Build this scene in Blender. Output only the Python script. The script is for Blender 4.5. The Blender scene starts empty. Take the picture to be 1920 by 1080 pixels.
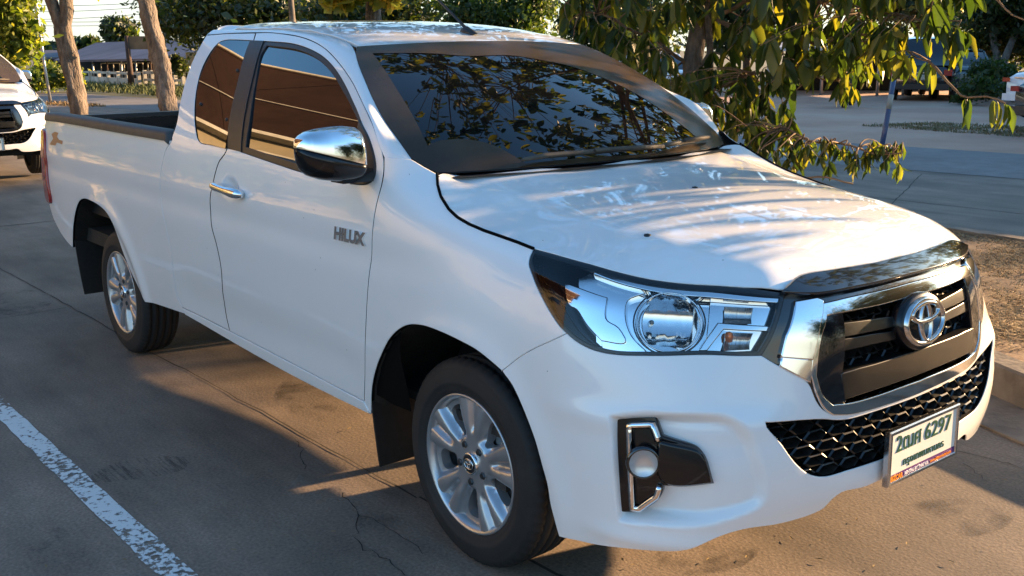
import bpy, bmesh, math, random
import numpy as np
from mathutils import Vector, Matrix, Euler
from mathutils.bvhtree import BVHTree
from mathutils.geometry import delaunay_2d_cdt
R = math.radians
scene = bpy.context.scene
col = scene.collection
random.seed(7)
rng = np.random.default_rng(7)

# ------------------------------------------------------------------ camera
CP = np.array([2.3945, -2.6020, 1.5762]); YAW, PIT, ROL, FL = 2.46068, -0.22733, -0.01034, 1928.25
def cam_axes():
    f = np.array([math.cos(PIT)*math.cos(YAW), math.cos(PIT)*math.sin(YAW), math.sin(PIT)])
    r = np.array([math.sin(YAW), -math.cos(YAW), 0.0]); u = np.cross(r, f)
    return r*math.cos(ROL)+u*math.sin(ROL), -r*math.sin(ROL)+u*math.cos(ROL), f
CR, CU, CF = cam_axes()
cam = bpy.data.cameras.new('camera'); camo = bpy.data.objects.new('camera', cam); col.objects.link(camo)
camo.matrix_world = Matrix(((CR[0], CU[0], -CF[0], CP[0]), (CR[1], CU[1], -CF[1], CP[1]), (CR[2], CU[2], -CF[2], CP[2]), (0, 0, 0, 1)))
cam.sensor_width = 36; cam.lens = 36*FL/1920; cam.clip_end = 2000; cam.clip_start = .05
scene.camera = camo

# ------------------------------------------------------------------ light
SUN_AZ, SUN_EL = R(78), R(11.8)       # from +x towards +y
w = bpy.data.worlds.new('World'); scene.world = w; w.use_nodes = True
nt = w.node_tree; bg = nt.nodes['Background']
sky = nt.nodes.new('ShaderNodeTexSky'); sky.sky_type = 'NISHITA'; sky.sun_disc = False
sky.sun_elevation = SUN_EL; sky.sun_rotation = R(90)-SUN_AZ
sky.air_density = 1.0; sky.dust_density = 1.0; sky.ozone_density = 3.0
# thin bright evening haze cloud low in the sky, slight blue tint above
tcw = nt.nodes.new('ShaderNodeTexCoord'); sx = nt.nodes.new('ShaderNodeSeparateXYZ'); nt.links.new(tcw.outputs['Generated'], sx.inputs[0])
mrz = nt.nodes.new('ShaderNodeMapRange'); mrz.interpolation_type = 'SMOOTHSTEP'; mrz.inputs[1].default_value = .0; mrz.inputs[2].default_value = .42; mrz.inputs[3].default_value = .85; mrz.inputs[4].default_value = 0; nt.links.new(sx.outputs['Z'], mrz.inputs[0])
wn = nt.nodes.new('ShaderNodeTexNoise'); wn.inputs['Scale'].default_value = 2.2; wn.inputs['Detail'].default_value = 5; wmp = nt.nodes.new('ShaderNodeMapping'); wmp.inputs['Scale'].default_value = (1, 1, 4); nt.links.new(tcw.outputs['Generated'], wmp.inputs[0]); nt.links.new(wmp.outputs[0], wn.inputs['Vector'])
wr = nt.nodes.new('ShaderNodeMapRange'); wr.inputs[1].default_value = .3; wr.inputs[2].default_value = .65; wr.inputs[3].default_value = .45; nt.links.new(wn.outputs['Fac'], wr.inputs[0])
wm = nt.nodes.new('ShaderNodeMath'); wm.operation = 'MULTIPLY'; nt.links.new(mrz.outputs[0], wm.inputs[0]); nt.links.new(wr.outputs[0], wm.inputs[1])
tint = nt.nodes.new('ShaderNodeVectorMath'); tint.operation = 'MULTIPLY'; tint.inputs[1].default_value = (.83, 1.06, 1.10); nt.links.new(sky.outputs[0], tint.inputs[0])
wx = nt.nodes.new('ShaderNodeMix'); wx.data_type = 'RGBA'; nt.links.new(wm.outputs[0], wx.inputs[0]); nt.links.new(tint.outputs[0], wx.inputs[6]); wx.inputs[7].default_value = (2.9, 2.75, 2.5, 1)
nt.links.new(wx.outputs[2], bg.inputs[0]); bg.inputs[1].default_value = 0.082
sl = bpy.data.lights.new('sun', 'SUN'); sl.energy = 4.3; sl.angle = R(0.6); sl.color = (1.0, .64, .33)
so = bpy.data.objects.new('sun', sl); col.objects.link(so)
sd = Vector((math.cos(SUN_EL)*math.cos(SUN_AZ), math.cos(SUN_EL)*math.sin(SUN_AZ), math.sin(SUN_EL)))
so.rotation_euler = sd.to_track_quat('Z', 'Y').to_euler(); so.location = (0, 0, 30)
scene.view_settings.view_transform = 'Standard'; scene.view_settings.look = 'None'
scene.view_settings.exposure = 2.42; scene.view_settings.gamma = 1.0

# ------------------------------------------------------------------ pixel <-> space
def raydir(px, py): return CF+CR*((px-960)/FL)+CU*((540-py)/FL)
def at(px, py, ax, v):
    d = raydir(px, py); t = (v-CP[ax])/d[ax]; return CP+d*t
def atd(px, py, dep): return CP+raydir(px, py)*dep

# ------------------------------------------------------------------ materials
MATS = {}
def mat(name, c=(.5, .5, .5), rough=.5, metal=0.0, coat=0.0, spec=.5, emit=None, es=1.0, trans=0.0, ior=1.5, alpha=1.0, coatr=.03):
    if name in MATS: return MATS[name]
    m = bpy.data.materials.new(name); m.use_nodes = True
    b = m.node_tree.nodes['Principled BSDF']
    b.inputs['Base Color'].default_value = (*c, 1); b.inputs['Roughness'].default_value = rough
    b.inputs['Metallic'].default_value = metal; b.inputs['Coat Weight'].default_value = coat
    b.inputs['Coat Roughness'].default_value = coatr; b.inputs['IOR'].default_value = ior
    b.inputs['Specular IOR Level'].default_value = spec; b.inputs['Transmission Weight'].default_value = trans
    b.inputs['Alpha'].default_value = alpha
    if emit: b.inputs['Emission Color'].default_value = (*emit, 1); b.inputs['Emission Strength'].default_value = es
    MATS[name] = m; return m
def nd(m, t, **kw):
    n = m.node_tree.nodes.new(t)
    for k, v in kw.items(): setattr(n, k, v)
    return n
def lk(m, a, b): m.node_tree.links.new(a, b)
def bsdf(m): return m.node_tree.nodes['Principled BSDF']
def noisemat(name, stops, scale=3.0, detail=8.0, rough=.8, bump=0.0, bscale=None, stretch=(1, 1, 1), metal=0.0, coat=0.0, dist=.02, coords='Object', rvar=0.0, rgh=.6, mottled=0.0, spec=.5):
    m = mat(name, (1, 1, 1), rough, metal, coat, spec)
    tc = nd(m, 'ShaderNodeTexCoord'); mp = nd(m, 'ShaderNodeMapping'); mp.inputs['Scale'].default_value = stretch
    lk(m, tc.outputs[coords], mp.inputs[0])
    no = nd(m, 'ShaderNodeTexNoise'); no.inputs['Scale'].default_value = scale; no.inputs['Detail'].default_value = detail; no.inputs['Roughness'].default_value = rgh
    lk(m, mp.outputs[0], no.inputs['Vector'])
    cr = nd(m, 'ShaderNodeValToRGB'); el = cr.color_ramp.elements
    while len(el) < len(stops): el.new(.5)
    for e, (p, c) in zip(el, stops): e.position = p; e.color = (*c, 1)
    lk(m, no.outputs['Fac'], cr.inputs[0]); out = cr.outputs[0]
    if mottled:
        n3 = nd(m, 'ShaderNodeTexNoise'); n3.inputs['Scale'].default_value = scale*.17; n3.inputs['Detail'].default_value = 4
        lk(m, mp.outputs[0], n3.inputs['Vector'])
        mr = nd(m, 'ShaderNodeMapRange'); mr.inputs[1].default_value = .35; mr.inputs[2].default_value = .65; mr.inputs[3].default_value = 1-mottled; mr.inputs[4].default_value = 1+mottled
        lk(m, n3.outputs['Fac'], mr.inputs[0])
        mx = nd(m, 'ShaderNodeVectorMath', operation='SCALE'); lk(m, out, mx.inputs[0]); lk(m, mr.outputs[0], mx.inputs['Scale']); out = mx.outputs[0]
    lk(m, out, bsdf(m).inputs['Base Color'])
    if bump:
        n2 = nd(m, 'ShaderNodeTexNoise'); n2.inputs['Scale'].default_value = bscale or scale*6; n2.inputs['Detail'].default_value = 6
        lk(m, mp.outputs[0], n2.inputs['Vector'])
        bp = nd(m, 'ShaderNodeBump'); bp.inputs['Strength'].default_value = bump; bp.inputs['Distance'].default_value = dist
        lk(m, n2.outputs['Fac'], bp.inputs['Height']); lk(m, bp.outputs[0], bsdf(m).inputs['Normal'])
    if rvar:
        mr = nd(m, 'ShaderNodeMapRange'); mr.inputs[3].default_value = rough-rvar; mr.inputs[4].default_value = rough+rvar
        lk(m, no.outputs['Fac'], mr.inputs[0]); lk(m, mr.outputs[0], bsdf(m).inputs['Roughness'])
    return m

# ------------------------------------------------------------------ object helpers
def tag(o, label=None, cat=None, group=None, kind=None):
    if label: o['label'] = label
    if cat: o['category'] = cat
    if group: o['group'] = group
    if kind: o['kind'] = kind
    return o
def empty(name, loc=(0, 0, 0), rz=0, **kw):
    o = bpy.data.objects.new(name, None); col.objects.link(o); o.location = loc; o.rotation_euler = (0, 0, rz)
    o.empty_display_size = .2
    return tag(o, **kw)
def link(name, me, m=None, parent=None, **kw):
    o = bpy.data.objects.new(name, me); col.objects.link(o)
    if m is not None:
        for k in (m if isinstance(m, (list, tuple)) else [m]): me.materials.append(k)
    if parent is not None: o.parent = parent
    return tag(o, **kw)
def copy_tree(o, parent=None):
    c = o.copy(); col.objects.link(c)
    if parent is not None: c.parent = parent
    for ch in list(o.children): copy_tree(ch, c)
    return c

class MB:
    """collects vertices/faces, with optional custom vertex normals, and builds one mesh"""
    def __init__(s): s.v = []; s.f = []; s.mi = []; s.n = 0; s.nor = {}; s.sm = []
    def add(s, V, F, mi=0, nor=None, smooth=True):
        V = [tuple(float(c) for c in p) for p in V]; b = s.n; s.v += V; s.n += len(V)
        for f in F: s.f.append(tuple(b+i for i in f)); s.mi.append(mi); s.sm.append(smooth)
        if nor is not None:
            for i, q in enumerate(nor): s.nor[b+i] = q
        return s
    def box(s, x0, x1, y0, y1, z0, z1, mi=0, M=None):
        V = [(x, y, z) for x in (x0, x1) for y in (y0, y1) for z in (z0, z1)]
        if M is not None: V = [tuple(M@Vector(p)) for p in V]
        F = [(0, 1, 3, 2), (4, 6, 7, 5), (0, 4, 5, 1), (2, 3, 7, 6), (0, 2, 6, 4), (1, 5, 7, 3)]
        return s.add(V, F, mi, smooth=False)
    def tube(s, pts, rad, n=8, mi=0, cap=True, flat=None):
        pts = [Vector(p) for p in pts]; rr = rad if isinstance(rad, (list, tuple)) else [rad]*len(pts)
        V = []; up = None
        for i, p in enumerate(pts):
            t = (pts[min(i+1, len(pts)-1)]-pts[max(i-1, 0)]).normalized()
            if up is None: up = t.orthogonal().normalized()
            up = (up-t*up.dot(t)); up = up.normalized() if up.length > 1e-6 else t.orthogonal().normalized()
            sd_ = t.cross(up)
            for k in range(n):
                a = 2*math.pi*k/n; V.append(p+(up*math.cos(a)+sd_*math.sin(a))*rr[i])
        F = []
        for i in range(len(pts)-1):
            for k in range(n): F.append((i*n+k, i*n+(k+1) % n, (i+1)*n+(k+1) % n, (i+1)*n+k))
        if cap: F.append(tuple(range(n-1, -1, -1))); F.append(tuple((len(pts)-1)*n+k for k in range(n)))
        return s.add(V, F, mi)
    def lathe(s, prof, n=32, mi=0, M=None, smooth=True):
        V = []
        for (r, h) in prof:
            for k in range(n):
                a = 2*math.pi*k/n; V.append(Vector((r*math.cos(a), r*math.sin(a), h)))
        if M is not None: V = [M@p for p in V]
        F = []
        for i in range(len(prof)-1):
            for k in range(n): F.append((i*n+k, i*n+(k+1) % n, (i+1)*n+(k+1) % n, (i+1)*n+k))
        return s.add(V, F, mi, smooth=smooth)
    def mirror(s):
        b = s.n; s.v += [(x, -y, z) for x, y, z in s.v]
        for i in range(len(s.f)):
            s.f.append(tuple(b+j for j in reversed(s.f[i]))); s.mi.append(s.mi[i]); s.sm.append(s.sm[i])
        for i, q in list(s.nor.items()): s.nor[b+i] = (q[0], -q[1], q[2])
        s.n = len(s.v); return s
    def mesh(s, name):
        me = bpy.data.meshes.new(name); me.from_pydata(s.v, [], s.f)
        me.polygons.foreach_set('use_smooth', s.sm); me.polygons.foreach_set('material_index', s.mi); me.update()
        if s.nor:
            vn = [v.normal.copy() for v in me.vertices]
            for i, q in s.nor.items(): vn[i] = Vector(q)
            for p in me.polygons:
                if not p.use_smooth:
                    pass
            ln = []
            for p in me.polygons:
                for vi in p.vertices: ln.append(tuple(vn[vi]) if p.use_smooth else tuple(p.normal))
            me.normals_split_custom_set(ln)
        return me
    def build(s, name, m=None, parent=None, mirror=False, **kw):
        if mirror: s.mirror()
        return link(name, s.mesh(name), m, parent, **kw)
def mirrored(o, parent=None):
    """copy of a part (and its sub-parts) mirrored in y"""
    nm = o.name.split('.')[0]; me2 = None
    if o.data is not None:
        me = o.data; n = len(me.vertices)
        co = np.empty(n*3); me.vertices.foreach_get('co', co); co = co.reshape(-1, 3); co[:, 1] *= -1
        ln = [tuple(c.vector) for c in me.corner_normals] if me.has_custom_normals else None
        polys = [list(p.vertices) for p in me.polygons]; sm = [p.use_smooth for p in me.polygons]; mi = [p.material_index for p in me.polygons]
        me2 = bpy.data.meshes.new(nm); me2.from_pydata([tuple(c) for c in co], [], [tuple(reversed(p)) for p in polys])
        me2.polygons.foreach_set('use_smooth', sm); me2.polygons.foreach_set('material_index', mi); me2.update()
        for m in me.materials: me2.materials.append(m)
        if ln:
            out = []; k = 0
            for p in polys:
                seg = ln[k:k+len(p)]; k += len(p); out += [(a, -b, c) for a, b, c in reversed(seg)]
            me2.normals_split_custom_set(out)
    c = bpy.data.objects.new(nm, me2); col.objects.link(c); c.parent = parent or o.parent
    if 'label' in o: c['label'] = o['label']
    for ch in o.children: mirrored(ch, c)
    return c

# ------------------------------------------------------------------ curves in 2-D
def crom(pts, closed=False, step=.012):
    """Catmull-Rom through points; points may be (a,b) or (a,b,1) = corner. returns dense Nx2"""
    P = [np.array(p[:2], float) for p in pts]; C = [len(p) > 2 and p[2] for p in pts]; n = len(P)
    segs = n if closed else n-1; out = []
    for i in range(segs):
        a, b = P[i], P[(i+1) % n]
        pa = P[i-1] if (i > 0 or closed) and not C[i] else a-(b-a)
        pb = P[(i+2) % n] if (i+2 < n or closed) and not C[(i+1) % n] else b+(b-a)
        L = np.linalg.norm(b-a); k = max(1, int(L/step+.5))
        d0 = np.linalg.norm(a-pa)**.5+1e-9; d1 = L**.5+1e-9; d2 = np.linalg.norm(pb-b)**.5+1e-9
        m1 = (b-a+d1*((a-pa)/d0-(b-pa)/(d0+d1))); m2 = (b-a+d1*((pb-b)/d2-(pb-a)/(d1+d2)))
        for j in range(k):
            t = j/k; t2 = t*t; t3 = t2*t
            out.append((2*t3-3*t2+1)*a+(t3-2*t2+t)*m1+(-2*t3+3*t2)*b+(t3-t2)*m2)
    if not closed: out.append(P[-1])
    return np.array(out)
def inside(pts, poly):
    x, y = pts[:, 0], pts[:, 1]; r = np.zeros(len(pts), bool); n = len(poly); j = n-1
    for i in range(n):
        xi, yi = poly[i]; xj, yj = poly[j]
        if yi != yj:
            c = ((yi > y) != (yj > y)) & (x < (xj-xi)*(y-yi)/(yj-yi)+xi); r ^= c
        j = i
    return r
def segdist(pts, poly):
    d = np.full(len(pts), 1e9); n = len(poly)
    for i in range(n):
        a = poly[i]; b = poly[(i+1) % n]; ab = b-a; l = ab@ab
        if l < 1e-14: continue
        t = np.clip(((pts-a)@ab)/l, 0, 1); d = np.minimum(d, np.hypot(*(pts-a-t[:, None]*ab).T))
    return d
def area(p): return .5*np.sum(p[:, 0]*np.roll(p[:, 1], -1)-np.roll(p[:, 0], -1)*p[:, 1])
def inset(poly, d):
    """inset closed polygon (positive = inwards)"""
    p = np.asarray(poly, float)
    keep = [i for i in range(len(p)) if np.linalg.norm(p[i]-p[i-1]) > 1e-5]; p = p[keep]
    s = 1 if area(p) > 0 else -1
    a = np.roll(p, 1, 0); b = np.roll(p, -1, 0)
    e1 = p-a; e1 /= np.linalg.norm(e1, axis=1)[:, None]+1e-12; e2 = b-p; e2 /= np.linalg.norm(e2, axis=1)[:, None]+1e-12
    n1 = np.stack([-e1[:, 1], e1[:, 0]], 1)*s; n2 = np.stack([-e2[:, 1], e2[:, 0]], 1)*s
    m = n1+n2; L = np.linalg.norm(m, axis=1)[:, None]+1e-9; m /= L
    c = np.clip((m*n1).sum(1), .45, 1)[:, None]
    return p+m*d/c
def densify(poly, step, closed=True):
    out = []; n = len(poly)
    for i in range(n if closed else n-1):
        a = np.asarray(poly[i], float); b = np.asarray(poly[(i+1) % n], float); L = np.linalg.norm(b-a)
        if L < 1e-6: continue
        k = max(1, int(L/step+.5))
        for j in range(k): out.append(a+(b-a)*j/k)
    if not closed: out.append(np.asarray(poly[-1], float))
    return np.array(out)
def triangulate(outer, holes=(), sp=.012):
    polys = [densify(p, sp) for p in [outer, *holes]]
    lo = polys[0].min(0); hi = polys[0].max(0)
    gx = np.arange(lo[0]+sp/2, hi[0], sp); gy = np.arange(lo[1]+sp/2, hi[1], sp*.9)
    G = np.stack(np.meshgrid(gx, gy), -1); G[1::2, :, 0] += sp/2; G = G.reshape(-1, 2)
    m = inside(G, polys[0])
    for h in polys[1:]: m &= ~inside(G, h)
    G = G[m]
    for p in polys:
        if len(G): G = G[segdist(G, p) > sp*.45]
    V = []; E = []
    for p in polys:
        b = len(V); V += [Vector(q) for q in p]; n = len(p); E += [(b+i, b+(i+1) % n) for i in range(n)]
    V += [Vector(q) for q in G]
    vo, _, fo, _, _, _ = delaunay_2d_cdt(V, E, [], 0, 1e-6)
    P = np.array([(v[0], v[1]) for v in vo]); F = np.array([f for f in fo if len(f) == 3])
    c = P[F].mean(1); m = inside(c, polys[0])
    for h in polys[1:]: m &= ~inside(c, h)
    return P, F[m], polys

# ------------------------------------------------------------------ parametric surfaces
class Surf:
    """grid surface: G[i,j] 3-D point at (a_i,b_j); mirrored in y beyond a_max if mir"""
    def __init__(s, A, B, G, mir=False, sgn=1):
        s.A = A; s.B = B; s.G = G; s.mir = mir; s.am = A[-1]; s.sgn = sgn; s.bvh = None
        s.da = A[1]-A[0]; s.db = B[1]-B[0]
    def _ev(s, a, b):
        if s.mir:
            fl = a > s.am; a = np.where(fl, 2*s.am-a, a)
        fa = (a-s.A[0])/s.da; fb = (b-s.B[0])/s.db; n, m = s.G.shape[:2]
        fa = np.clip(fa, 0, n-1.0001); fb = np.clip(fb, 0, m-1.0001)
        ia = fa.astype(int); ib = fb.astype(int); ta = fa-ia; tb = fb-ib
        def wts(t): return [(-t+2*t*t-t**3)/2, (2-5*t*t+3*t**3)/2, (t+4*t*t-3*t**3)/2, (-t*t+t**3)/2]
        wa = wts(ta); wb = wts(tb); out = np.zeros((len(a), 3))
        def g(i, j):
            # linear extrapolation at borders; mirrored at a_max
            ii = np.clip(i, 0, n-1); jj = np.clip(j, 0, m-1); v = s.G[ii, jj].copy()
            if s.mir:
                o = i > n-1; k = np.clip(2*(n-1)-i, 0, n-1); v[o] = s.G[k, jj][o]*np.array([1, -1, 1])
            return v
        for p in range(4):
            for q in range(4): out += (wa[p]*wb[q])[:, None]*g(ia+p-1, ib+q-1)
        if s.mir: out[fl, 1] *= -1
        return out
    def ev(s, ab, off=0.0):
        ab = np.atleast_2d(np.asarray(ab, float)); P = s._ev(ab[:, 0], ab[:, 1])
        if np.any(off): P = P+s.nor(ab)*(np.asarray(off).reshape(-1, 1) if np.ndim(off) else off)
        return P
    def nor(s, ab):
        e = .004; a, b = ab[:, 0], ab[:, 1]
        bb0 = np.clip(b-e, s.B[0]+1e-3, s.B[-1]-1e-3); bb1 = np.clip(b+e, s.B[0]+1e-3, s.B[-1]-1e-3)
        a0 = np.maximum(a-e, s.A[0]+1e-3); a1 = a+e if s.mir else np.minimum(a+e, s.A[-1]-1e-3)
        n = np.cross(s._ev(a1, b)-s._ev(a0, b), s._ev(a, bb1)-s._ev(a, bb0))*s.sgn
        return n/(np.linalg.norm(n, axis=1)[:, None]+1e-12)
    def hit(s, px, py):
        if s.bvh is None:
            n, m = s.G.shape[:2]; V = s.G.reshape(-1, 3); T = []
            for i in range(n-1):
                for j in range(m-1):
                    k = i*m+j; T.append((k, k+m, k+m+1)); T.append((k, k+m+1, k+1))
            s.T = T; s.bvh = BVHTree.FromPolygons([tuple(v) for v in V], T)
        d = Vector(raydir(px, py)).normalized(); loc, nr, idx, _ = s.bvh.ray_cast(Vector(CP), d)
        if idx is None: return None
        m = s.G.shape[1]; t = s.T[idx]; V = s.G.reshape(-1, 3); p = np.array(loc)
        a, b, c = V[t[0]], V[t[1]], V[t[2]]; v0 = b-a; v1 = c-a; v2 = p-a
        d00 = v0@v0; d01 = v0@v1; d11 = v1@v1; d20 = v2@v0; d21 = v2@v1; den = d00*d11-d01*d01
        w1 = (d11*d20-d01*d21)/den; w2 = (d00*d21-d01*d20)/den; w0 = 1-w1-w2
        ab = np.array([0., 0.])
        for wt, k in zip((w0, w1, w2), t): ab += wt*np.array([s.A[k//m], s.B[k % m]])
        return ab
    def hits(s, pts):
        out = []
        for p in pts:
            h = s.hit(p[0], p[1])
            if h is None: print('MISS', p); continue
            out.append((h[0], h[1], 1) if len(p) > 2 and p[2] else (h[0], h[1]))
        return out

def panel(mb, S, outer, holes=(), sp=.014, gap=.0022, lip=.012, off=0.0, mi=0, liphole=True, edge_r=.0025, mi_lip=None):
    """skin on a surface with rounded edge and lip turned inwards"""
    o = inset(densify(outer, sp), gap); hs = [inset(densify(h, sp), -gap) for h in holes]
    P, F, polys = triangulate(o, hs, sp)
    X = S.ev(P, off); N = S.nor(P)
    tri = [tuple(f) for f in F]
    # orient faces to normals
    T = np.array(tri); fn = np.cross(X[T[:, 1]]-X[T[:, 0]], X[T[:, 2]]-X[T[:, 0]]); sg = (fn*N[T[:, 0]]).sum(1) < 0
    tri = [(a, c, b) if f else (a, b, c) for (a, b, c), f in zip(tri, sg)]
    mb.add(X, tri, mi, nor=N)
    if lip:
        for k, p in enumerate(polys):
            if k and not liphole: continue
            out = inset(p, -edge_r if k == 0 else edge_r)
            if len(out) != len(p): continue
            A = S.ev(p, off); NA = S.nor(p); B = S.ev(out, off-edge_r); D = S.ev(out, off-lip)
            dirv = B-A+NA*edge_r; dl = np.linalg.norm(dirv, axis=1)[:, None]+1e-9; nb = dirv/dl
            n = len(p); V = np.concatenate([A, B, D]); NN = np.concatenate([NA, nb, nb])
            Fq = []
            for i in range(n):
                j = (i+1) % n; Fq += [(i, j, n+j, n+i), (n+i, n+j, 2*n+j, 2*n+i)]
            q = np.array([V[i] for i in Fq[0]]); fn = np.cross(q[1]-q[0], q[2]-q[0])
            # orientation check on the first wall quad
            q = np.array([V[i] for i in Fq[1]]); fn = np.cross(q[1]-q[0], q[3]-q[0])
            if fn@nb[0] < 0: Fq = [tuple(reversed(f)) for f in Fq]
            if mi_lip is None: mb.add(V, Fq, mi, nor=NN)
            else:
                mb.add(V[:2*n], Fq[0::2], mi, nor=NN[:2*n]); mb.add(V[n:], [tuple(q-n for q in f) for f in Fq[1::2]], mi_lip, nor=NN[n:])
    return mb
def slab(mb, S, outer, holes=(), sp=.012, off=.01, thick=.02, bev=.004, mi=0):
    """proud slab on a surface: top at off, side walls down by thick with a bevel"""
    return panel(mb, S, outer, holes, sp, gap=bev, lip=thick, off=off, mi=mi, edge_r=bev)
# ------------------------------------------------------------------ pickup body: surfaces
ZK = np.array([.18, .26, .34, .42, .5, .58, .66, .74, .82, .9, .97, 1.03, 1.09, 1.15, 1.21, 1.3, 1.45, 1.62, 1.74])
def tan_interp(x, xs, ys):
    """C1 interpolation with finite difference tangents; ys may be NxK"""
    xs = np.asarray(xs, float); ys = np.asarray(ys, float)
    d = np.diff(ys, axis=0)/np.diff(xs).reshape(-1, *([1]*(ys.ndim-1)))
    h = np.diff(xs); m = np.empty_like(ys); m[0] = d[0]; m[-1] = d[-1]
    for i in range(1, len(xs)-1): m[i] = (d[i-1]*h[i]+d[i]*h[i-1])/(h[i]+h[i-1])
    x = np.asarray(x, float); k = np.clip(np.searchsorted(xs, x)-1, 0, len(xs)-2)
    t = ((x-xs[k])/h[k]); sh = (-1,)+(1,)*(ys.ndim-1); hh = h[k].reshape(sh); t = t.reshape(sh)
    return (2*t**3-3*t**2+1)*ys[k]+(t**3-2*t**2+t)*hh*m[k]+(-2*t**3+3*t**2)*ys[k+1]+(t**3-t**2)*hh*m[k+1]
def sidecol(x, ys): return [(x, -y) for y in ys]
bedy = [.82, .838, .852, .864, .874, .882, .888, .892, .895, .896, .893, .888, .880, .868, .852, .82, .75, .65, .57]
bedy2 = [y-.004 for y in bedy]
tail = [.75, .80, .83, .848, .858, .864, .868, .870, .871, .870, .867, .862, .855, .845, .83, .80, .73, .63, .55]
door = [.81, .83, .848, .862, .873, .882, .889, .894, .898, .900, .898, .893, .884, .871, .852, .811, .725, .612, .50]
dfro = [.81, .83, .850, .865, .876, .885, .892, .897, .900, .901, .899, .894, .885, .871, .850, .808, .720, .605, .50]
f03 = [.81, .835, .855, .871, .882, .891, .897, .900, .901, .900, .895, .887, .868, .820, .735, .64, .52, .40, .3]
f00 = [.82, .84, .86, .875, .887, .895, .9, .902, .900, .892, .878, .858, .805, .70, .60, .5, .4, .3, .2]
f03p = [.83, .845, .858, .868, .877, .884, .888, .888, .880, .862, .834, .785, .70, .60, .5, .4, .3, .2, .1]
def zc(tab):
    tab = tab+[(1.74,)+tuple(tab[-1][1:])]; z = [t[0] for t in tab]; return [tuple(v) for v in tan_interp(ZK, z, [t[1:] for t in tab])]
F1 = zc([(.18, .49, -.82), (.26, .50, -.848), (.42, .50, -.872), (.58, .49, -.884), (.7, .485, -.884), (.82, .475, -.872), (.92, .455, -.842), (1.0, .43, -.795), (1.06, .39, -.71), (1.2, .3, -.5), (1.62, .1, -.2)])
F2 = zc([(.18, .63, -.755), (.26, .665, -.797), (.42, .675, -.83), (.58, .67, -.84), (.7, .655, -.83), (.82, .63, -.81), (.92, .605, -.778), (1.0, .568, -.725), (1.06, .50, -.63), (1.2, .35, -.4), (1.62, .15, -.2)])
F3 = zc([(.18, .745, -.65), (.26, .785, -.70), (.42, .825, -.74), (.58, .825, -.75), (.7, .80, -.735), (.82, .765, -.71), (.92, .73, -.675), (1.0, .69, -.615), (1.06, .61, -.52), (1.2, .4, -.33), (1.62, .2, -.2)])
F4 = zc([(.18, .81, -.49), (.26, .86, -.51), (.42, .92, -.54), (.58, .925, -.55), (.7, .90, -.54), (.82, .875, -.53), (.92, .85, -.515), (1.0, .79, -.485), (1.06, .69, -.42), (1.2, .45, -.25), (1.62, .2, -.15)])
F5 = zc([(.18, .84, -.33), (.26, .895, -.335), (.42, .965, -.345), (.58, .958, -.345), (.7, .955, -.345), (.82, .945, -.34), (.92, .915, -.335), (1.0, .84, -.33), (1.06, .73, -.29), (1.2, .5, -.2), (1.62, .2, -.1)])
F6 = zc([(.18, .85, -.165), (.26, .91, -.168), (.42, .985, -.172), (.58, .97, -.172), (.7, .975, -.172), (.82, .965, -.17), (.92, .935, -.168), (1.0, .868, -.165), (1.06, .76, -.15), (1.2, .5, -.1), (1.62, .2, -.05)])
F7 = zc([(.18, .855, 0), (.26, .915, 0), (.42, .99, 0), (.58, .975, 0), (.7, .982, 0), (.82, .97, 0), (.92, .94, 0), (1.0, .875, 0), (1.06, .77, 0), (1.2, .5, 0), (1.62, .2, 0)])
COLS = [(-4.32, sidecol(-4.25, tail)), (-4.18, sidecol(-4.17, [a*.4+b*.6 for a, b in zip(tail, bedy2)])), (-4.05, sidecol(-4.05, bedy2)), (-3.5, sidecol(-3.5, bedy)), (-3.0, sidecol(-3.0, bedy)), (-2.4, sidecol(-2.4, bedy)),
        (-2.0, sidecol(-2.0, door)), (-1.5, sidecol(-1.5, door)), (-1.0, sidecol(-1.0, door)), (-.7, sidecol(-.7, dfro)), (-.47, sidecol(-.47, dfro)), (-.28, sidecol(-.28, f03)), (0, sidecol(0, f00)), (.26, sidecol(.26, f03p)),
        (.48, F1), (.70, F2), (.88, F3), (1.08, F4), (1.26, F5), (1.43, F6), (1.60, F7)]
UA = np.arange(-4.32, 1.6001, .01); UA = np.linspace(-4.32, 1.60, 593)
ZB = np.linspace(.18, 1.74, 157)
def build_side():
    us = [c[0] for c in COLS]; C = np.array([tan_interp(ZB, ZK, np.array(c[1])) for c in COLS])  # cols x z x 2
    # mirror columns for a smooth centre
    ext = [(3.2-us[-2], C[-2]*[1, -1]), (3.2-us[-3], C[-3]*[1, -1])]
    us2 = us+[e[0] for e in ext]; C2 = np.concatenate([C, [e[1] for e in ext]])
    G2 = tan_interp(UA, us2, C2)
    G = np.zeros((len(UA), len(ZB), 3)); G[:, :, :2] = G2; G[:, :, 2] = ZB[None, :]
    def feat(G): return G
    # smoothing
    k = np.exp(-.5*(np.arange(-8, 9)/2.6)**2); k /= k.sum()
    X = np.concatenate([G[:1]+(G[:1]-G[8:0:-1]), G, G[-2:-10:-1]*[1, -1, 1]], 0)
    G = sum(k[i]*X[i:i+len(UA)] for i in range(17))
    k = np.exp(-.5*(np.arange(-6, 7)/1.6)**2); k /= k.sum()
    X = np.concatenate([2*G[:, :1]-G[:, 6:0:-1], G, 2*G[:, -1:]-G[:, -2:-8:-1]], 1)
    G = sum(k[i]*X[:, i:i+len(ZB)] for i in range(13))
    return G
SS = Surf(UA, ZB, build_side(), mir=True, sgn=1)
if SS.nor(np.array([[-1.0, .8]]))[0][1] > 0: SS.sgn = -1
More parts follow.
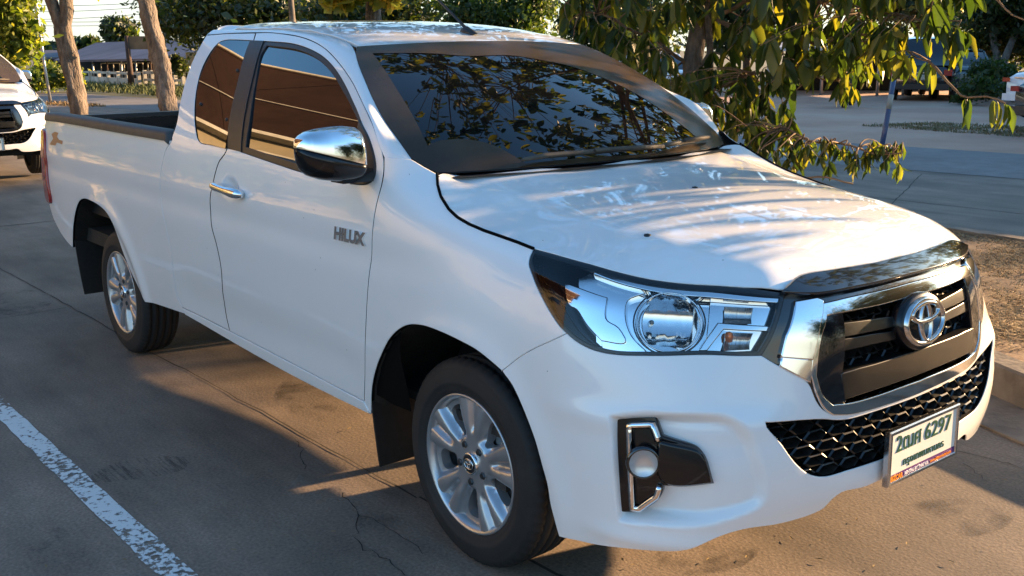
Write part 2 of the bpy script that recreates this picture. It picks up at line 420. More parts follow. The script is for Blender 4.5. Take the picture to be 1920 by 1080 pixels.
def bumpfn(ab, fn):
    """displace the side surface grid by fn(u,z) along normal"""
    U, Z = np.meshgrid(UA, ZB, indexing='ij'); P = np.stack([U.ravel(), Z.ravel()], 1)
    d = fn(P).reshape(-1, 1); N = SS.nor(P); G = (SS.G.reshape(-1, 3)+N*d).reshape(SS.G.shape)
    s = Surf(UA, ZB, G, mir=True, sgn=SS.sgn); return s
def sstep(e0, e1, x): t = np.clip((x-e0)/(e1-e0), 0, 1); return t*t*(3-2*t)
def arch_feat(P):
    u, z = P[:, 0], P[:, 1]; d = np.zeros(len(P))
    for cx, r in ((0.0, .425), (-3.16, .47)):
        q = np.hypot(u-cx, (z-.33)); d += .012*np.exp(-((q-r-.0)/.05)**2)*(z > .2)
    # belt shoulder crease along doors and bed (soft)
    zc_ = 1.0-.02*(u+.5)*0
    m = sstep(-4.3, -4.0, u)*(1-sstep(-.6, .2, u))
    d += -.006*m*np.exp(-((z-.93)/.05)**2)
    # lower door concavity
    m2 = sstep(-2.3, -2.0, u)*(1-sstep(-.7, -.45, u))
    d += -.008*m2*np.exp(-((z-.50)/.09)**2)
    return d
SS = bumpfn(None, arch_feat)

# ------------------------------------------------------------------ seams traced from the photo (pixels of the 1920 px photo, put on the surface)
def cv(x0, y0, s, pts): return [(x0+p[0]/s, y0+p[1]/s, *(p[2:])) for p in pts]
px_doorfront = [(480, 61, 1)]+cv(340, 20, 2.7, [(440, 109), (500, 114), (600, 130), (680, 160), (740, 200), (800, 265), (860, 350), (920, 470), (970, 580), (1010, 690), (1025, 745), (1018, 860), (1000, 930)])+[(697, 470), (687, 580), (684, 663), (683, 753, 1)]
px_doorrear = [(480, 61, 1), (470, 90), (421, 279), (410, 305), (400, 340), (394, 383), (396, 417), (407, 463), (415, 507), (419, 557), (424, 590), (431, 621, 1)]
px_gap = [(322, 263, 1), (310, 283), (304, 307), (300, 333), (301, 360), (303, 383), (312, 430), (322, 483), (327, 527), (333, 557), (342, 577, 1), (349, 590, 1)]
px_doorbot = [(683, 753, 1), (560, 688), (460, 636), (431, 621, 1)]
px_quarterbot = [(431, 621, 1), (342, 577, 1)]
px_sillbot = [(349, 590, 1), (460, 654), (560, 709), (695, 776, 1)]
px_farch = [(696, 776, 1), (697, 725), (705, 689), (716, 661), (729, 636), (748, 617), (767, 609), (794, 611), (827, 623), (859, 638), (892, 656), (919, 677), (942, 697, 1), (961, 724), (984, 775), (1003, 826), (1017, 876), (1026, 909), (1031, 941), (1040, 978), (1048, 1006, 1)]
px_rarch = [(136, 462, 1), (137, 423), (142, 393), (148, 378), (157, 373), (170, 377), (187, 387), (200, 400), (210, 417), (220, 443), (233, 480), (250, 520), (263, 547), (272, 567, 1)]
px_bedbot = [(272, 567, 1), (308, 576), (349, 590, 1)]
px_bumpbot = [(1048, 1006, 1), (1099, 1018), (1164, 1028), (1218, 1033), (1271, 1034), (1298, 1029), (1324, 1018), (1354, 1005), (1395, 993), (1455, 984), (1502, 972), (1529, 962), (1545, 953), (1560, 937), (1578, 924), (1619, 914), (1655, 899)]
px_bumpseam = [(942, 695, 1), (971, 672), (1003, 653), (1034, 639), (1063, 625, 1)]
px_hl = [(1003, 467, 1), (995, 479), (992, 494), (998, 514), (1012, 549), (1031, 584), (1050, 612), (1072, 634), (1097, 650), (1129, 661), (1167, 666), (1223, 667), (1318, 665), (1381, 667), (1428, 667, 1), (1444, 640), (1459, 602), (1468, 568), (1472, 549, 1), (1412, 541), (1349, 536), (1286, 532), (1223, 524), (1160, 510), (1107, 495), (1066, 484), (1034, 475)]
px_hood = [(820, 325, 1), (821, 346), (827, 368), (842, 392), (858, 407), (880, 420), (908, 432), (940, 443), (971, 454), (1001, 466, 1)]
px_hoodfront = [(1001, 466, 1), (1034, 475), (1066, 484), (1107, 495), (1160, 510), (1223, 524), (1286, 532), (1349, 536), (1412, 541), (1474, 546), (1496, 529), (1568, 514), (1641, 501), (1680, 492)]
def tps(P, V, lam=1e-5):
    P = np.asarray(P, float); V = np.asarray(V, float); n = len(P)
    d = np.linalg.norm(P[:, None]-P[None], axis=2); K = np.where(d > 0, d**2*np.log(d+1e-12), 0)+lam*np.eye(n)
    Q = np.concatenate([np.ones((n, 1)), P], 1); A = np.block([[K, Q], [Q.T, np.zeros((3, 3))]])
    c = np.linalg.solve(A, np.concatenate([V, np.zeros(3)]))
    def f(X):
        out = np.zeros(len(X))
        for i in range(n):
            r = np.linalg.norm(X-P[i], axis=1); out += c[i]*np.where(r > 0, r**2*np.log(r+1e-12), 0)
        return out+c[n]+X@c[n+1:]
    return f
def heightsurf(pts, x0, x1, y1, step=.01, lam=1e-5, blur=0):
    """pts (x,y<=0,z) mirrored; returns surface with parameters (y,x)"""
    P = []; V = []
    for x, y, z in pts:
        P.append((x, y)); V.append(z)
        if y < -1e-4: P.append((x, -y)); V.append(z)
    f = tps(P, V, lam)
    A = np.linspace(-y1, y1, int(2*y1/step)+1); B = np.linspace(x0, x1, int((x1-x0)/step)+1)
    Y, X = np.meshgrid(A, B, indexing='ij'); Z = f(np.stack([X.ravel(), Y.ravel()], 1)).reshape(X.shape)
    if blur:
        k = np.exp(-.5*(np.arange(-9, 10)/blur)**2); k /= k.sum()
        for ax in (0, 1):
            Zp = np.pad(Z, [(9, 9) if q == ax else (0, 0) for q in (0, 1)], mode='reflect', reflect_type='odd')
            Z = sum(k[i]*np.take(Zp, range(i, i+Z.shape[ax]), axis=ax) for i in range(19))
    s = Surf(A, B, np.stack([X, Y, Z], 2))
    if s.nor(np.array([[0.0, (x0+x1)/2]]))[0][2] < 0: s.sgn = -1
    return s
def on(surf, px): return surf.ev([q[:2] for q in surf.hits(px)])
hood_seam3 = on(SS, px_hood); front_seam3 = on(SS, px_hoodfront[:10]); gfront = on(SS, px_hoodfront[10:])
HP = [tuple(p) for p in hood_seam3]+[tuple(p) for p in front_seam3[1:]]+[tuple(p) for p in gfront]
crease = [(-.24, -.60, 1.178), (-.1, -.595, 1.148), (0, -.588, 1.126), (.24, -.57, 1.100), (.5, -.535, 1.071), (.70, -.485, 1.040), (.80, -.44, 1.010)]
for x, y, z in crease:
    HP += [(x, y, z), (x-.0, y+.05, z+.0045), (x, y-.04, z-.013)]
    if x < .6: HP += [(x, y*.55, z+.019), (x, 0, z+.027)]
HP += [(-.17, 0, 1.200), (-.22, -.35, 1.197), (-.31, -.68, 1.193), (.70, 0, 1.062), (.70, -.25, 1.056), (.80, 0, 1.030), (.80, -.25, 1.026), (.862, 0, .998), (.85, -.2, 1.0)]
HS = heightsurf(HP, -.42, .98, .90, lam=4e-4, blur=1.4)
# windshield
WA = np.linspace(-1.12, 1.12, 113); WB = np.linspace(-.12, 1.10, 62)
def wgrid(a, b):
    bx = -.165-.153*a*a; by = .708*a; bz = 1.200-.006*a*a
    tx = -.925-.09*a*a; ty = .573*a; tz = 1.610-.015*a*a
    k = b*(1-b)
    x = bx+(tx-bx)*b+k*.05; y = by+(ty-by)*b; z = bz+(tz-bz)*b+k*.11
    return np.stack([x, y, z], -1)
a_, b_ = np.meshgrid(WA, WB, indexing='ij'); WS = Surf(WA, WB, wgrid(a_, b_))
if WS.nor(np.array([[0., .5]]))[0][2] < 0: WS.sgn = -1
# roof
px_gaptop = [(388, 64), (430, 61.5), (480, 60.5)]+cv(340, 20, 2.7, [(440, 109), (500, 114), (600, 130), (680, 160), (740, 200)])
gaptop = on(SS, px_gaptop)
RP = [(p[0], p[1], p[2]+.0) for p in gaptop if p[0] < -1.0]+[(p[0], p[1]+.04, p[2]+.022) for p in gaptop if p[0] < -1.1]+[(p[0], p[1]+.14, p[2]+.040) for p in gaptop if p[0] < -1.2]
RP += [(-1.015, -.573, 1.595), (-.96, -.4, 1.603), (-.925, 0, 1.612), (-.94, -.2, 1.610), (-1.15, 0, 1.657), (-1.15, -.3, 1.652), (-1.4, 0, 1.692), (-1.4, -.3, 1.688), (-1.8, 0, 1.715), (-1.8, -.3, 1.71), (-2.1, 0, 1.714), (-2.1, -.3, 1.709), (-2.25, 0, 1.704), (-2.25, -.3, 1.698), (-2.32, 0, 1.688), (-2.32, -.35, 1.682), (-2.27, -.56, 1.672)]
RS = heightsurf(RP, -2.36, -.88, .66)
# ------------------------------------------------------------------ pickup materials
PAINT = noisemat('white_paint', [(.3, (.80, .80, .79)), (.7, (.83, .83, .82))], scale=1.5, detail=3, rough=.42, coat=1.0)
bsdf(PAINT).inputs['Coat Roughness'].default_value = .03
def specks(m):
    b = bsdf(m); src = b.inputs['Base Color'].links[0].from_socket; tc = nd(m, 'ShaderNodeTexCoord'); out = src
    for sc, rad, thr, c in ((9, .022, .72, (.10, .06, .04)), (26, .05, .90, (.16, .12, .09))):
        v = nd(m, 'ShaderNodeTexVoronoi'); v.inputs['Scale'].default_value = sc; lk(m, tc.outputs['Object'], v.inputs['Vector'])
        a = nd(m, 'ShaderNodeMath', operation='LESS_THAN'); lk(m, v.outputs['Distance'], a.inputs[0]); a.inputs[1].default_value = rad
        sp_ = nd(m, 'ShaderNodeSeparateXYZ'); lk(m, v.outputs['Color'], sp_.inputs[0]); d = nd(m, 'ShaderNodeMath', operation='GREATER_THAN'); lk(m, sp_.outputs[0], d.inputs[0]); d.inputs[1].default_value = thr
        mu = nd(m, 'ShaderNodeMath', operation='MULTIPLY'); lk(m, a.outputs[0], mu.inputs[0]); lk(m, d.outputs[0], mu.inputs[1])
        mx = nd(m, 'ShaderNodeMix', data_type='RGBA'); lk(m, mu.outputs[0], mx.inputs[0]); lk(m, out, mx.inputs[6]); mx.inputs[7].default_value = (*c, 1); out = mx.outputs[2]
    lk(m, out, b.inputs['Base Color'])
specks(PAINT)
CHROME = mat('chrome', (.86, .86, .86), .07, 1.0)
SATIN = noisemat('satin_chrome', [(.3, (.55, .54, .52)), (.7, (.68, .67, .65))], scale=30, rough=.2, metal=1.0)
BGLOSS = mat('gloss_black', (.006, .006, .008), .12, 0, 1.0)
BPLAS = noisemat('black_plastic', [(.3, (.012, .012, .013)), (.7, (.022, .021, .02))], scale=40, rough=.45, bump=.1, bscale=300, dist=.001)
BGRIL = noisemat('dusty_grille_plastic', [(.3, (.005, .005, .005)), (.7, (.015, .0135, .011))], scale=25, rough=.32, coat=.2)
EBLACK = mat('emblem_black', (.004, .004, .005), .25, 0, .4, spec=.3)
RAIL = noisemat('grey_rail_plastic', [(.3, (.035, .035, .037)), (.7, (.06, .058, .056))], scale=20, rough=.55)
LINER = noisemat('dusty_liner', [(.3, (.010, .009, .008)), (.7, (.030, .026, .021))], scale=12, rough=.8, bump=.3, dist=.01)
VOIDM = mat('dark_void', (.004, .004, .004), .9, spec=.05)  # near-black paints the shade into panel gap lips and behind openings
RUBBER = noisemat('tyre_rubber', [(.3, (.008, .008, .0085)), (.75, (.017, .0165, .016))], scale=8, rough=.72, bump=.15, dist=.003)
def glassmat(name, tint=(.006, .006, .007), rough=.015):
    m = mat(name, tint, rough, 0, 1.0, spec=.5); bsdf(m).inputs['Coat IOR'].default_value = 1.5; bsdf(m).inputs['Coat Roughness'].default_value = rough; return m
TGLASS = glassmat('tinted_glass')
WGLASS = mat('windscreen_glass', (.004, .004, .005), .012, 0, 0.0, spec=.55)
DUST = noisemat('dusty_glass', [(.2, (.026, .017, .009)), (.5, (.052, .035, .019)), (.85, (.095, .067, .038))], scale=4, detail=10, rough=.22, coat=.0, mottled=.45, spec=.4)
def lensmat(name, col_=(1, 1, 1), fr=1.5):
    m = mat(name); t = m.node_tree; b = bsdf(m); out = [n for n in t.nodes if n.type == 'OUTPUT_MATERIAL'][0]
    tr = nd(m, 'ShaderNodeBsdfTransparent'); tr.inputs[0].default_value = (*col_, 1)
    gl = nd(m, 'ShaderNodeBsdfGlossy'); gl.inputs['Roughness'].default_value = .01
    f = nd(m, 'ShaderNodeFresnel'); f.inputs[0].default_value = fr; mx = nd(m, 'ShaderNodeMixShader')
    lk(m, f.outputs[0], mx.inputs[0]); lk(m, tr.outputs[0], mx.inputs[1]); lk(m, gl.outputs[0], mx.inputs[2]); lk(m, mx.outputs[0], out.inputs[0])
    t.nodes.remove(b); return m
LENS = lensmat('clear_lens'); REDL = mat('red_lens', (.35, .012, .01), .12, 0, 1.0)
AMBER = mat('amber_bulb', (.75, .16, .01), .15, 0, 1.0)
ALLOY = noisemat('alloy', [(.3, (.40, .40, .41)), (.7, (.50, .50, .51))], scale=9, rough=.3, metal=.75, rvar=.06)
STEEL = mat('dark_steel', (.08, .08, .08), .45, .9)

# ------------------------------------------------------------------ outlines on the body
c2 = lambda pts: cv(340, 20, 2.7, pts)
px_doorrear[1:3] = [(474, 80), (426, 278)]
S_door_f = SS.hits(px_doorfront); S_door_r = SS.hits(px_doorrear); S_gap = SS.hits(px_gap)
px_fwin = c2([(415, 155, 1), (560, 168), (650, 197), (720, 238), (775, 295), (825, 375), (870, 470), (905, 555), (945, 640), (968, 710), (980, 780), (972, 845), (945, 870), (860, 872), (780, 858), (620, 820), (480, 775), (300, 713, 1)])
px_fglass = c2([(430, 173, 1), (560, 188), (640, 213), (705, 255), (760, 312), (805, 385), (850, 465), (885, 540), (912, 610), (935, 690), (945, 750), (935, 815, 1), (780, 826), (590, 777), (322, 690, 1), (340, 560), (375, 340), (402, 215)])
px_qwin = c2([(215, 152), (350, 152, 1), (233, 696, 1), (160, 680), (90, 660), (74, 610), (67, 540), (70, 450), (82, 370), (105, 290), (150, 205), (185, 165)])
px_pillar = c2([(350, 151, 1), (417, 154, 1), (302, 713, 1), (230, 696, 1)])
def poly(*parts, step=.014):
    """join open curves (lists of (u,z[,1])) into one closed polygon"""
    out = []
    for p in parts:
        q = crom(p, False, step); out += list(q if not out or np.linalg.norm(out[-1]-q[0]) > 1e-4 else q[1:])
    if np.linalg.norm(out[0]-out[-1]) < 1e-4: out.pop()
    return np.array(out)
rev = lambda p: list(reversed(p))
def cpoly(px, S=None, step=.012): return crom((S or SS).hits(px), True, step)
farch = SS.hits(px_farch); kf = [i for i, p in enumerate(px_farch) if len(p) > 2][1]
farch_a = farch[:kf+1]; farch_b = farch[kf:]
bseam = SS.hits(px_bumpseam); hl = SS.hits(px_hl)
# bumper crest: fog pocket recess displaced into the surface
pocket = cpoly([(1149, 783, 1), (1230, 779), (1366, 785), (1402, 812), (1424, 862), (1436, 915), (1428, 945), (1345, 978), (1240, 982), (1162, 975, 1)])
wing = cpoly([(1153, 784), (1228, 784), (1236, 822), (1310, 845), (1336, 908), (1236, 914), (1230, 938), (1194, 962), (1161, 963)])
def front_feat(P):
    d = np.zeros(len(P)); m = (P[:, 0] > .45) & (P[:, 1] < .75) & (P[:, 1] > .2); Q = P[m]
    if len(Q):
        ins = inside(Q, pocket); ds = segdist(Q, pocket)*np.where(ins, 1, -1)
        dep = .044*sstep(-.008, .020, ds)*(1-.55*sstep(pocket[:, 0].min()+.1, pocket[:, 0].max(), Q[:, 0]))
        d[m] = -dep
    # crease above the pocket running round the bumper corner
    u, z = P[:, 0], P[:, 1]
    d += .010*np.exp(-((z-.655)/.035)**2)*sstep(.35, .6, u)*(1-sstep(1.0, 1.2, u))
    # lower spoiler edge
    d += .008*np.exp(-((z-.335)/.025)**2)*sstep(.45, .7, u)
    return d
SS0 = SS
def restore(Snew):
    return Snew
SS = bumpfn(None, front_feat)
# door handle bowl
hc = np.array(SS.hit(431, 352)[:2])
def bowl(P):
    q = ((P[:, 0]-hc[0])/.085)**2+((P[:, 1]-hc[1])/.045)**2; return -.022*np.clip(1-q, 0, 1)**1.2
SS = bumpfn(None, bowl)

truck = empty('pickup_truck', (0, 0, 0))
tag(truck, 'white extended cab pickup truck with chrome grille and mirror filling the picture', 'pickup truck')
def part(mb, name, m, parent=None, both=True, label=None):
    o = mb.build(name, m, parent or truck)
    if label: o['label'] = label
    return o
sidep = []   # near-side parts, mirrored at the end

# bed side
bed_rear = [(-4.205, 1.203, 1), (-4.225, 1.12), (-4.23, .95), (-4.22, .80), (-4.17, .66), (-4.05, .56), (-3.93, .505), (-3.817, .475, 1)]
S_bedtop = [(*SS.hits([(322, 263)])[0][:2], 1), (-2.79, 1.201), (-3.34, 1.206), (-3.9, 1.210), (-4.205, 1.203, 1)]
rarch = SS.hits(px_rarch)
p_bed = poly(rev(S_gap), S_bedtop, bed_rear, rarch, SS.hits(px_bedbot))
mb = MB(); panel(mb, SS, p_bed, sp=.02, lip=.03, gap=.004, mi_lip=1); o = part(mb, 'bed_side', [PAINT, VOIDM]); sidep.append(o)
# quarter (rear cab side)
S_roofr = SS.hits([(480, 61, 1), (430, 62), (389, 65, 1)])
S_cpil = SS.hits([(389, 65, 1), (379, 82), (363, 113), (349, 152), (339, 193), (332, 233), (322, 263, 1)])
print('cpil', S_cpil)
p_q = poly(rev(S_cpil), S_gap, rev(SS.hits(px_quarterbot)), rev(S_door_r), S_roofr)
qh = cpoly(px_qwin)
mb = MB(); panel(mb, SS, p_q, [qh], sp=.016, lip=.03, gap=.004, edge_r=.0015, mi_lip=1); quarter_o = part(mb, 'quarter_panel', [PAINT, VOIDM]); sidep.append(quarter_o)
# door
p_door = poly(S_door_f, SS.hits(px_doorbot), rev(S_door_r))
dh = cpoly(px_fwin)
mb = MB(); panel(mb, SS, p_door, [dh], sp=.016, lip=.016, gap=.0036, edge_r=.0015, mi_lip=1); door_o = part(mb, 'door', [PAINT, VOIDM]); sidep.append(door_o)
# sill
p_sill = poly(SS.hits(px_doorbot), rev(SS.hits(px_quarterbot))[::-1][1:] if False else [(SS.hits(px_quarterbot)[0]), (SS.hits(px_quarterbot)[1])], [S_gap[-2], S_gap[-1]], SS.hits(px_sillbot), [farch[0], (farch[0][0]-.02, farch[0][1]+.02)] if False else [SS.hits(px_sillbot)[-1], SS.hits([(683, 753)])[0]])
mb = MB(); panel(mb, SS, p_sill, sp=.016, lip=.05, off=.004); sidep.append(part(mb, 'sill', PAINT))
# fender
base_f = SS.hits([(771, 298)]) or [(-.33, 1.25)]
px_ftop = [(720, 293, 1), (745, 296), (771, 298, 1), (795, 312), (820, 326, 1)]
S_ft = SS.hits(px_ftop)
dfl = S_door_f[-8:]; i0 = [i for i, p in enumerate(px_doorfront) if p[1] > 293][0]
S_dfl = [(*SS.hits([(720, 293)])[0][:2], 1)]+S_door_f[i0:]
S_hood = SS.hits(px_hood)
hl_top_rev = SS.hits([(1001, 466, 1), (995, 479), (992, 494), (998, 514), (1012, 549), (1031, 584), (1050, 612), (1063, 625, 1)])
p_fen = poly(rev(S_dfl), S_ft, S_hood, hl_top_rev, rev(bseam), rev(farch_a), [farch[0], SS.hits([(690, 772)])[0], (S_door_f[-1][0], S_door_f[-1][1])])
mb = MB(); panel(mb, SS, p_fen, sp=.014, lip=.02, gap=.0032, mi_lip=1); sidep.append(part(mb, 'fender', [PAINT, VOIDM]))
# bumper with grille and lower intake openings
hl_bot = SS.hits([(1063, 625, 1), (1072, 634), (1097, 650), (1129, 661), (1167, 666), (1223, 667), (1318, 665), (1381, 667), (1428, 667, 1)])
gr_edge = SS.hits([(1428, 667, 1), (1463, 688), (1495, 704), (1516, 719), (1531, 752), (1543, 768), (1561, 777), (1593, 776), (1641, 764), (1680, 752)])
zc0 = gr_edge[-1][1]; gr_edge = [g for g in gr_edge if g[0] < 1.55]+[(1.60, zc0-.003)]
bb = SS.hits(px_bumpbot); bb = [g for g in bb if g[0] < 1.5]; bb[-1] = (bb[-1][0], bb[-1][1]); bb += [(1.60, bb[-1][1])]
half = list(poly(rev(bb), rev(farch_b), bseam, hl_bot, gr_edge))
full = np.array(half+[(3.2-u, z) for u, z in reversed(half[1:-1])])
low_h = SS.hits([(1436, 792, 1), (1500, 788), (1544, 786), (1570, 788), (1593, 786), (1641, 772), (1689, 757)])
low_h = [g for g in low_h if g[0] < 1.52]+[(1.6, low_h[-1][1]+.001)]
low_b = SS.hits([(1593, 882), (1544, 895), (1516, 889), (1491, 868), (1463, 830), (1438, 801), (1436, 792, 1)])
lbz = low_b[0][1]; low_b = [(1.6, lbz-.004), (1.45, lbz-.003)]+low_b
lh = list(poly(low_b, low_h)); lowhole = np.array(lh+[(3.2-u, z) for u, z in reversed(lh[1:-1])])
print('bumper centre', bb[-1], 'low', lbz, low_h[-1])
mb = MB(); panel(mb, SS, full, [lowhole], sp=.009, lip=.03, edge_r=.003, mi_lip=1); bumper = part(mb, 'front_bumper', [PAINT, VOIDM])
# hood
hs = [(p[1], p[0]) for p in on(SS, px_hood)]; fs = [(p[1], p[0]) for p in on(SS, px_hoodfront[:10])][1:]
gs = [(p[1], p[0]) for p in on(SS, px_hoodfront[10:]) if p[1] < -.05]
rearc = [(a*.708, -.165-.153*a*a+.004) for a in np.linspace(0, -.96, 8)]
hh = list(poly([(0.0, rearc[0][1], 1)]+[(y, x) for y, x in rearc[1:]]+[(hs[0][0], hs[0][1], 1)], [(*hs[0], 1)]+hs[1:], [(*hs[-1], 1)]+fs+gs+[(0.0, gs[-1][1]+.012)], step=.02))
hoodp = np.array(hh+[(-y, x) for y, x in reversed(hh[1:-1])])
mb = MB(); panel(mb, HS, hoodp, sp=.016, gap=.0050, lip=.015, edge_r=.003, mi_lip=1); hood = part(mb, 'hood', [PAINT, VOIDM])

# roof side rail and screen pillar
no = 60
O3px = [(720, 293)]+c2([(1010, 700), (970, 580), (920, 470), (860, 350), (800, 265), (740, 200), (680, 160), (600, 130), (500, 114), (440, 109), (378, 109)])+[(430, 62), (389, 65)]
O3 = on(SS0, O3px); O3 = O3[np.argsort(-O3[:, 0])]
Wi = WS.ev([q[:2] for q in WS.hits([(771, 297), (745, 260), (719, 222), (700, 186), (683.5, 150), (672, 120), (666, 99)])])
roofin = np.array([(x, -.563+.0*x, 0) for x in (-1.06, -1.2, -1.35, -1.5, -1.7, -1.9, -2.1, -2.28)])
roofin[:, 1] = [-.572, -.566, -.56, -.555, -.55, -.55, -.555, -.57]
roofin[:, 2] = [RS.ev([[y, x]])[0][2]-.002 for x, y, _ in roofin]
I3 = np.concatenate([Wi, roofin])
def resamp(C, n):
    s = np.concatenate([[0], np.cumsum(np.linalg.norm(np.diff(C, axis=0), axis=1))]); t = np.linspace(0, s[-1], n); return tan_interp(t, s, C)
def by_x(C, xs):
    return None
O_r = resamp(O3, no); s = np.concatenate([[0], np.cumsum(np.linalg.norm(np.diff(I3, axis=0), axis=1))]); I_r = resamp(I3, no)
sb = np.linspace(0, 1, 13); G = np.zeros((no, 13, 3))
for i in range(no):
    O_, I_ = O_r[i], I_r[i]; L = np.linalg.norm(I_-O_); t = i/(no-1)
    T0 = np.array([.0, .42, .9]) if t < .5 else np.array([.0, .42+.35*min(1, (t-.5)*5), .9-.2*min(1, (t-.5)*5)]); T0 = T0/np.linalg.norm(T0)*L*(1.0 if t < .5 else 1-.25*min(1, (t-.5)*5))
    T1 = np.array([-.12 if t < .45 else 0, 1.0, .12 if t < .45 else .10]); T1 = T1/np.linalg.norm(T1)*L*.9
    for j, q in enumerate(sb):
        G[i, j] = (2*q**3-3*q*q+1)*O_+(q**3-2*q*q+q)*T0+(-2*q**3+3*q*q)*I_+(q**3-q*q)*T1
AS = Surf(np.linspace(0, 1, no), sb, G)
nn = AS.nor(np.array([[.5, .5]]))[0]
if nn[1] > 0 and nn[2] < 0 or nn[2] < 0: AS.sgn = -1
mb = MB()
V = AS.G.reshape(-1, 3); ab = np.stack(np.meshgrid(AS.A, AS.B, indexing='ij'), -1).reshape(-1, 2); NN = AS.nor(np.clip(ab, 1e-3, 1-1e-3))
F = [(i*13+j, (i+1)*13+j, (i+1)*13+j+1, i*13+j+1) for i in range(no-1) for j in range(12)]
a0 = V[F[300][1]]-V[F[300][0]]; b0 = V[F[300][3]]-V[F[300][0]]
if np.cross(a0, b0)@NN[F[300][0]] < 0: F = [tuple(reversed(f)) for f in F]
mb.add(V, F, 0, nor=NN)
# turned-in outer lip
Vl = np.concatenate([AS.G[:, 0], AS.G[:, 0]+np.array([0, .03, -.005])]); mb.add(Vl, [(i, i+1, no+i+1, no+i) for i in range(no-1)], 0)
Vl = np.concatenate([AS.G[:, -1], AS.G[:, -1]+np.array([-.012, .004, -.018])]); mb.add(Vl, [(i, i+1, no+i+1, no+i) for i in range(no-1)], 0)
Vl = np.concatenate([AS.G[0], AS.G[0]+np.array([.03, .004, -.035])]); mb.add(Vl, [(i, i+1, 13+i+1, 13+i) for i in range(12)], 0)
sidep.append(part(mb, 'roof_pillar', PAINT))
# roof skin
yr = [(-.572+.012, -1.035)]+[(-.566+.012, -1.2), (-.548, -1.35), (-.543, -1.5), (-.538, -1.7), (-.538, -1.9), (-.543, -2.1), (-.558, -2.28)]
half = [(0, -.928), (-.25, -.943), (-.42, -.972), (-.56, -1.012, 1)]+yr[1:]+[(-.50, -2.315), (-.3, -2.33), (0, -2.335)]
half = list(crom([(0, -.928, 1)]+half[1:-1]+[(0, -2.335, 1)], False, .02)); rp = np.array(half+[(-y, x) for y, x in reversed(half[1:-1])])
mb = MB(); panel(mb, RS, rp, sp=.022, gap=.002, lip=.014, edge_r=.004); roof = part(mb, 'roof', PAINT)
# ------------------------------------------------------------------ glazing
def P1(name, S, pl, m, holes=(), sp=.016, off=0., lip=0., parent=None, gap=0.0, edge_r=.002, side=True, mirror=True, label=None):
    mb = MB(); panel(mb, S, pl, holes, sp, gap=gap, lip=lip, off=off, edge_r=edge_r); o = part(mb, name, m, parent, label=label)
    if side and parent is None and mirror: sidep.append(o)
    return o
fg = cpoly(px_fglass)
def glass_surface(u0, u1, z0, z1):
    U, Z = np.meshgrid(np.linspace(u0, u1, 40), np.linspace(z0, z1, 20), indexing='ij'); U = U.ravel(); Z = Z.ravel(); P_ = SS0.ev(np.stack([U, Z], 1))
    f = lambda u, z: np.stack([np.ones_like(u), u, z, z*z, u*u*.3, u*z], 1)
    co, *_ = np.linalg.lstsq(f(U, Z), P_[:, 1], rcond=None); r = P_[:, 1]-f(U, Z)@co; print('glass fit', r.min(), r.max())
    A, B = np.meshgrid(UA[:430], ZB, indexing='ij'); Y = (f(A.ravel(), B.ravel())@co).reshape(A.shape)+max(0, r.max())*.4
    return Surf(UA[:430], ZB, np.stack([A, Y, B], 2), sgn=SS0.sgn)
GS = glass_surface(-1.75, -.55, 1.17, 1.58); GQ = glass_surface(-2.22, -1.72, 1.22, 1.60)
P1('side_window', GS, fg, TGLASS, off=-.007, parent=door_o)
P1('window_trim', SS0, dh, BPLAS, holes=[fg], off=-.003, lip=.01, parent=door_o)
P1('pillar_trim', SS0, cpoly(px_pillar), BPLAS, off=.0015, lip=.003, parent=door_o)
P1('quarter_window', GQ, qh, TGLASS, off=-.002, parent=quarter_o)
for p in ((444, 132), (375, 195), (424, 224)):
    a = SS0.ev([SS0.hit(*p)[:2]], .0)[0]; mb = MB(); mb.lathe([(0, .003), (.006, .002), (.008, -.004)], 12, M=Matrix.Translation(a)@Euler((R(70), 0, 0)).to_matrix().to_4x4())
    part(mb, 'window_fixing', BPLAS, quarter_o)
wl = [(-.0, -.004)]+[(a, -.004) for a in (-.3, -.6, -.85)]+[(*WS.hits([(820, 325)])[0][:2], 1)]+WS.hits([(795, 313), (771, 298, 1), (745, 261), (719, 223), (700, 187), (684, 151), (672, 121), (667, 101), (669, 88, 1)])+[(-.75, .998), (-.4, 1.002), (0, 1.003)]
wl = list(crom(wl, False, .03)); wp = np.array(wl+[(-a, b) for a, b in reversed(wl[1:-1])])
clean = crom(WS.hits([(699, 101, 1), (743, 166), (775, 219), (802, 274, 1), (818, 266), (877, 262), (925, 273), (957, 289), (985, 307, 1), (1100, 296), (1214, 288), (1309, 262, 1), (1273, 232), (1194, 178), (1135, 149), (1075, 127), (1016, 114), (957, 105), (877, 106), (798, 101)]), True, .03)
mb = MB(); panel(mb, WS, wp, sp=.05, gap=.001, lip=.008, off=.001, mi=0); n0 = len(mb.f)
MBd = MB(); panel(MBd, WS, wp, [clean], sp=.045, gap=.001, lip=0, off=.0025)
wsc = mb.build('windscreen', [WGLASS], truck); MBd.build('dust_film', DUST, wsc)
sl_ = [p+np.array([0, -.001, .0]) for p in densify(hood_seam3, .02, False)]
mb = MB(); mb.tube(sl_, .0050, 6); sidep.append(part(mb, 'hood_seal', VOIDM))  # dark tube stands in for the shade in the hood gap
# cowl under the windscreen
mb = MB(); V = []
for a in np.linspace(-1.09, 1.09, 41):
    p = WS.ev([[a, .0]])[0]; V += [p+np.array([.05, 0, -.012]), p+np.array([-.02, 0, -.012]), p+np.array([-.02, 0, -.05])]
mb.add(V, [(3*i, 3*i+1, 3*i+4, 3*i+3) for i in range(40)]+[(3*i+1, 3*i+2, 3*i+5, 3*i+4) for i in range(40)]); part(mb, 'cowl', BPLAS)
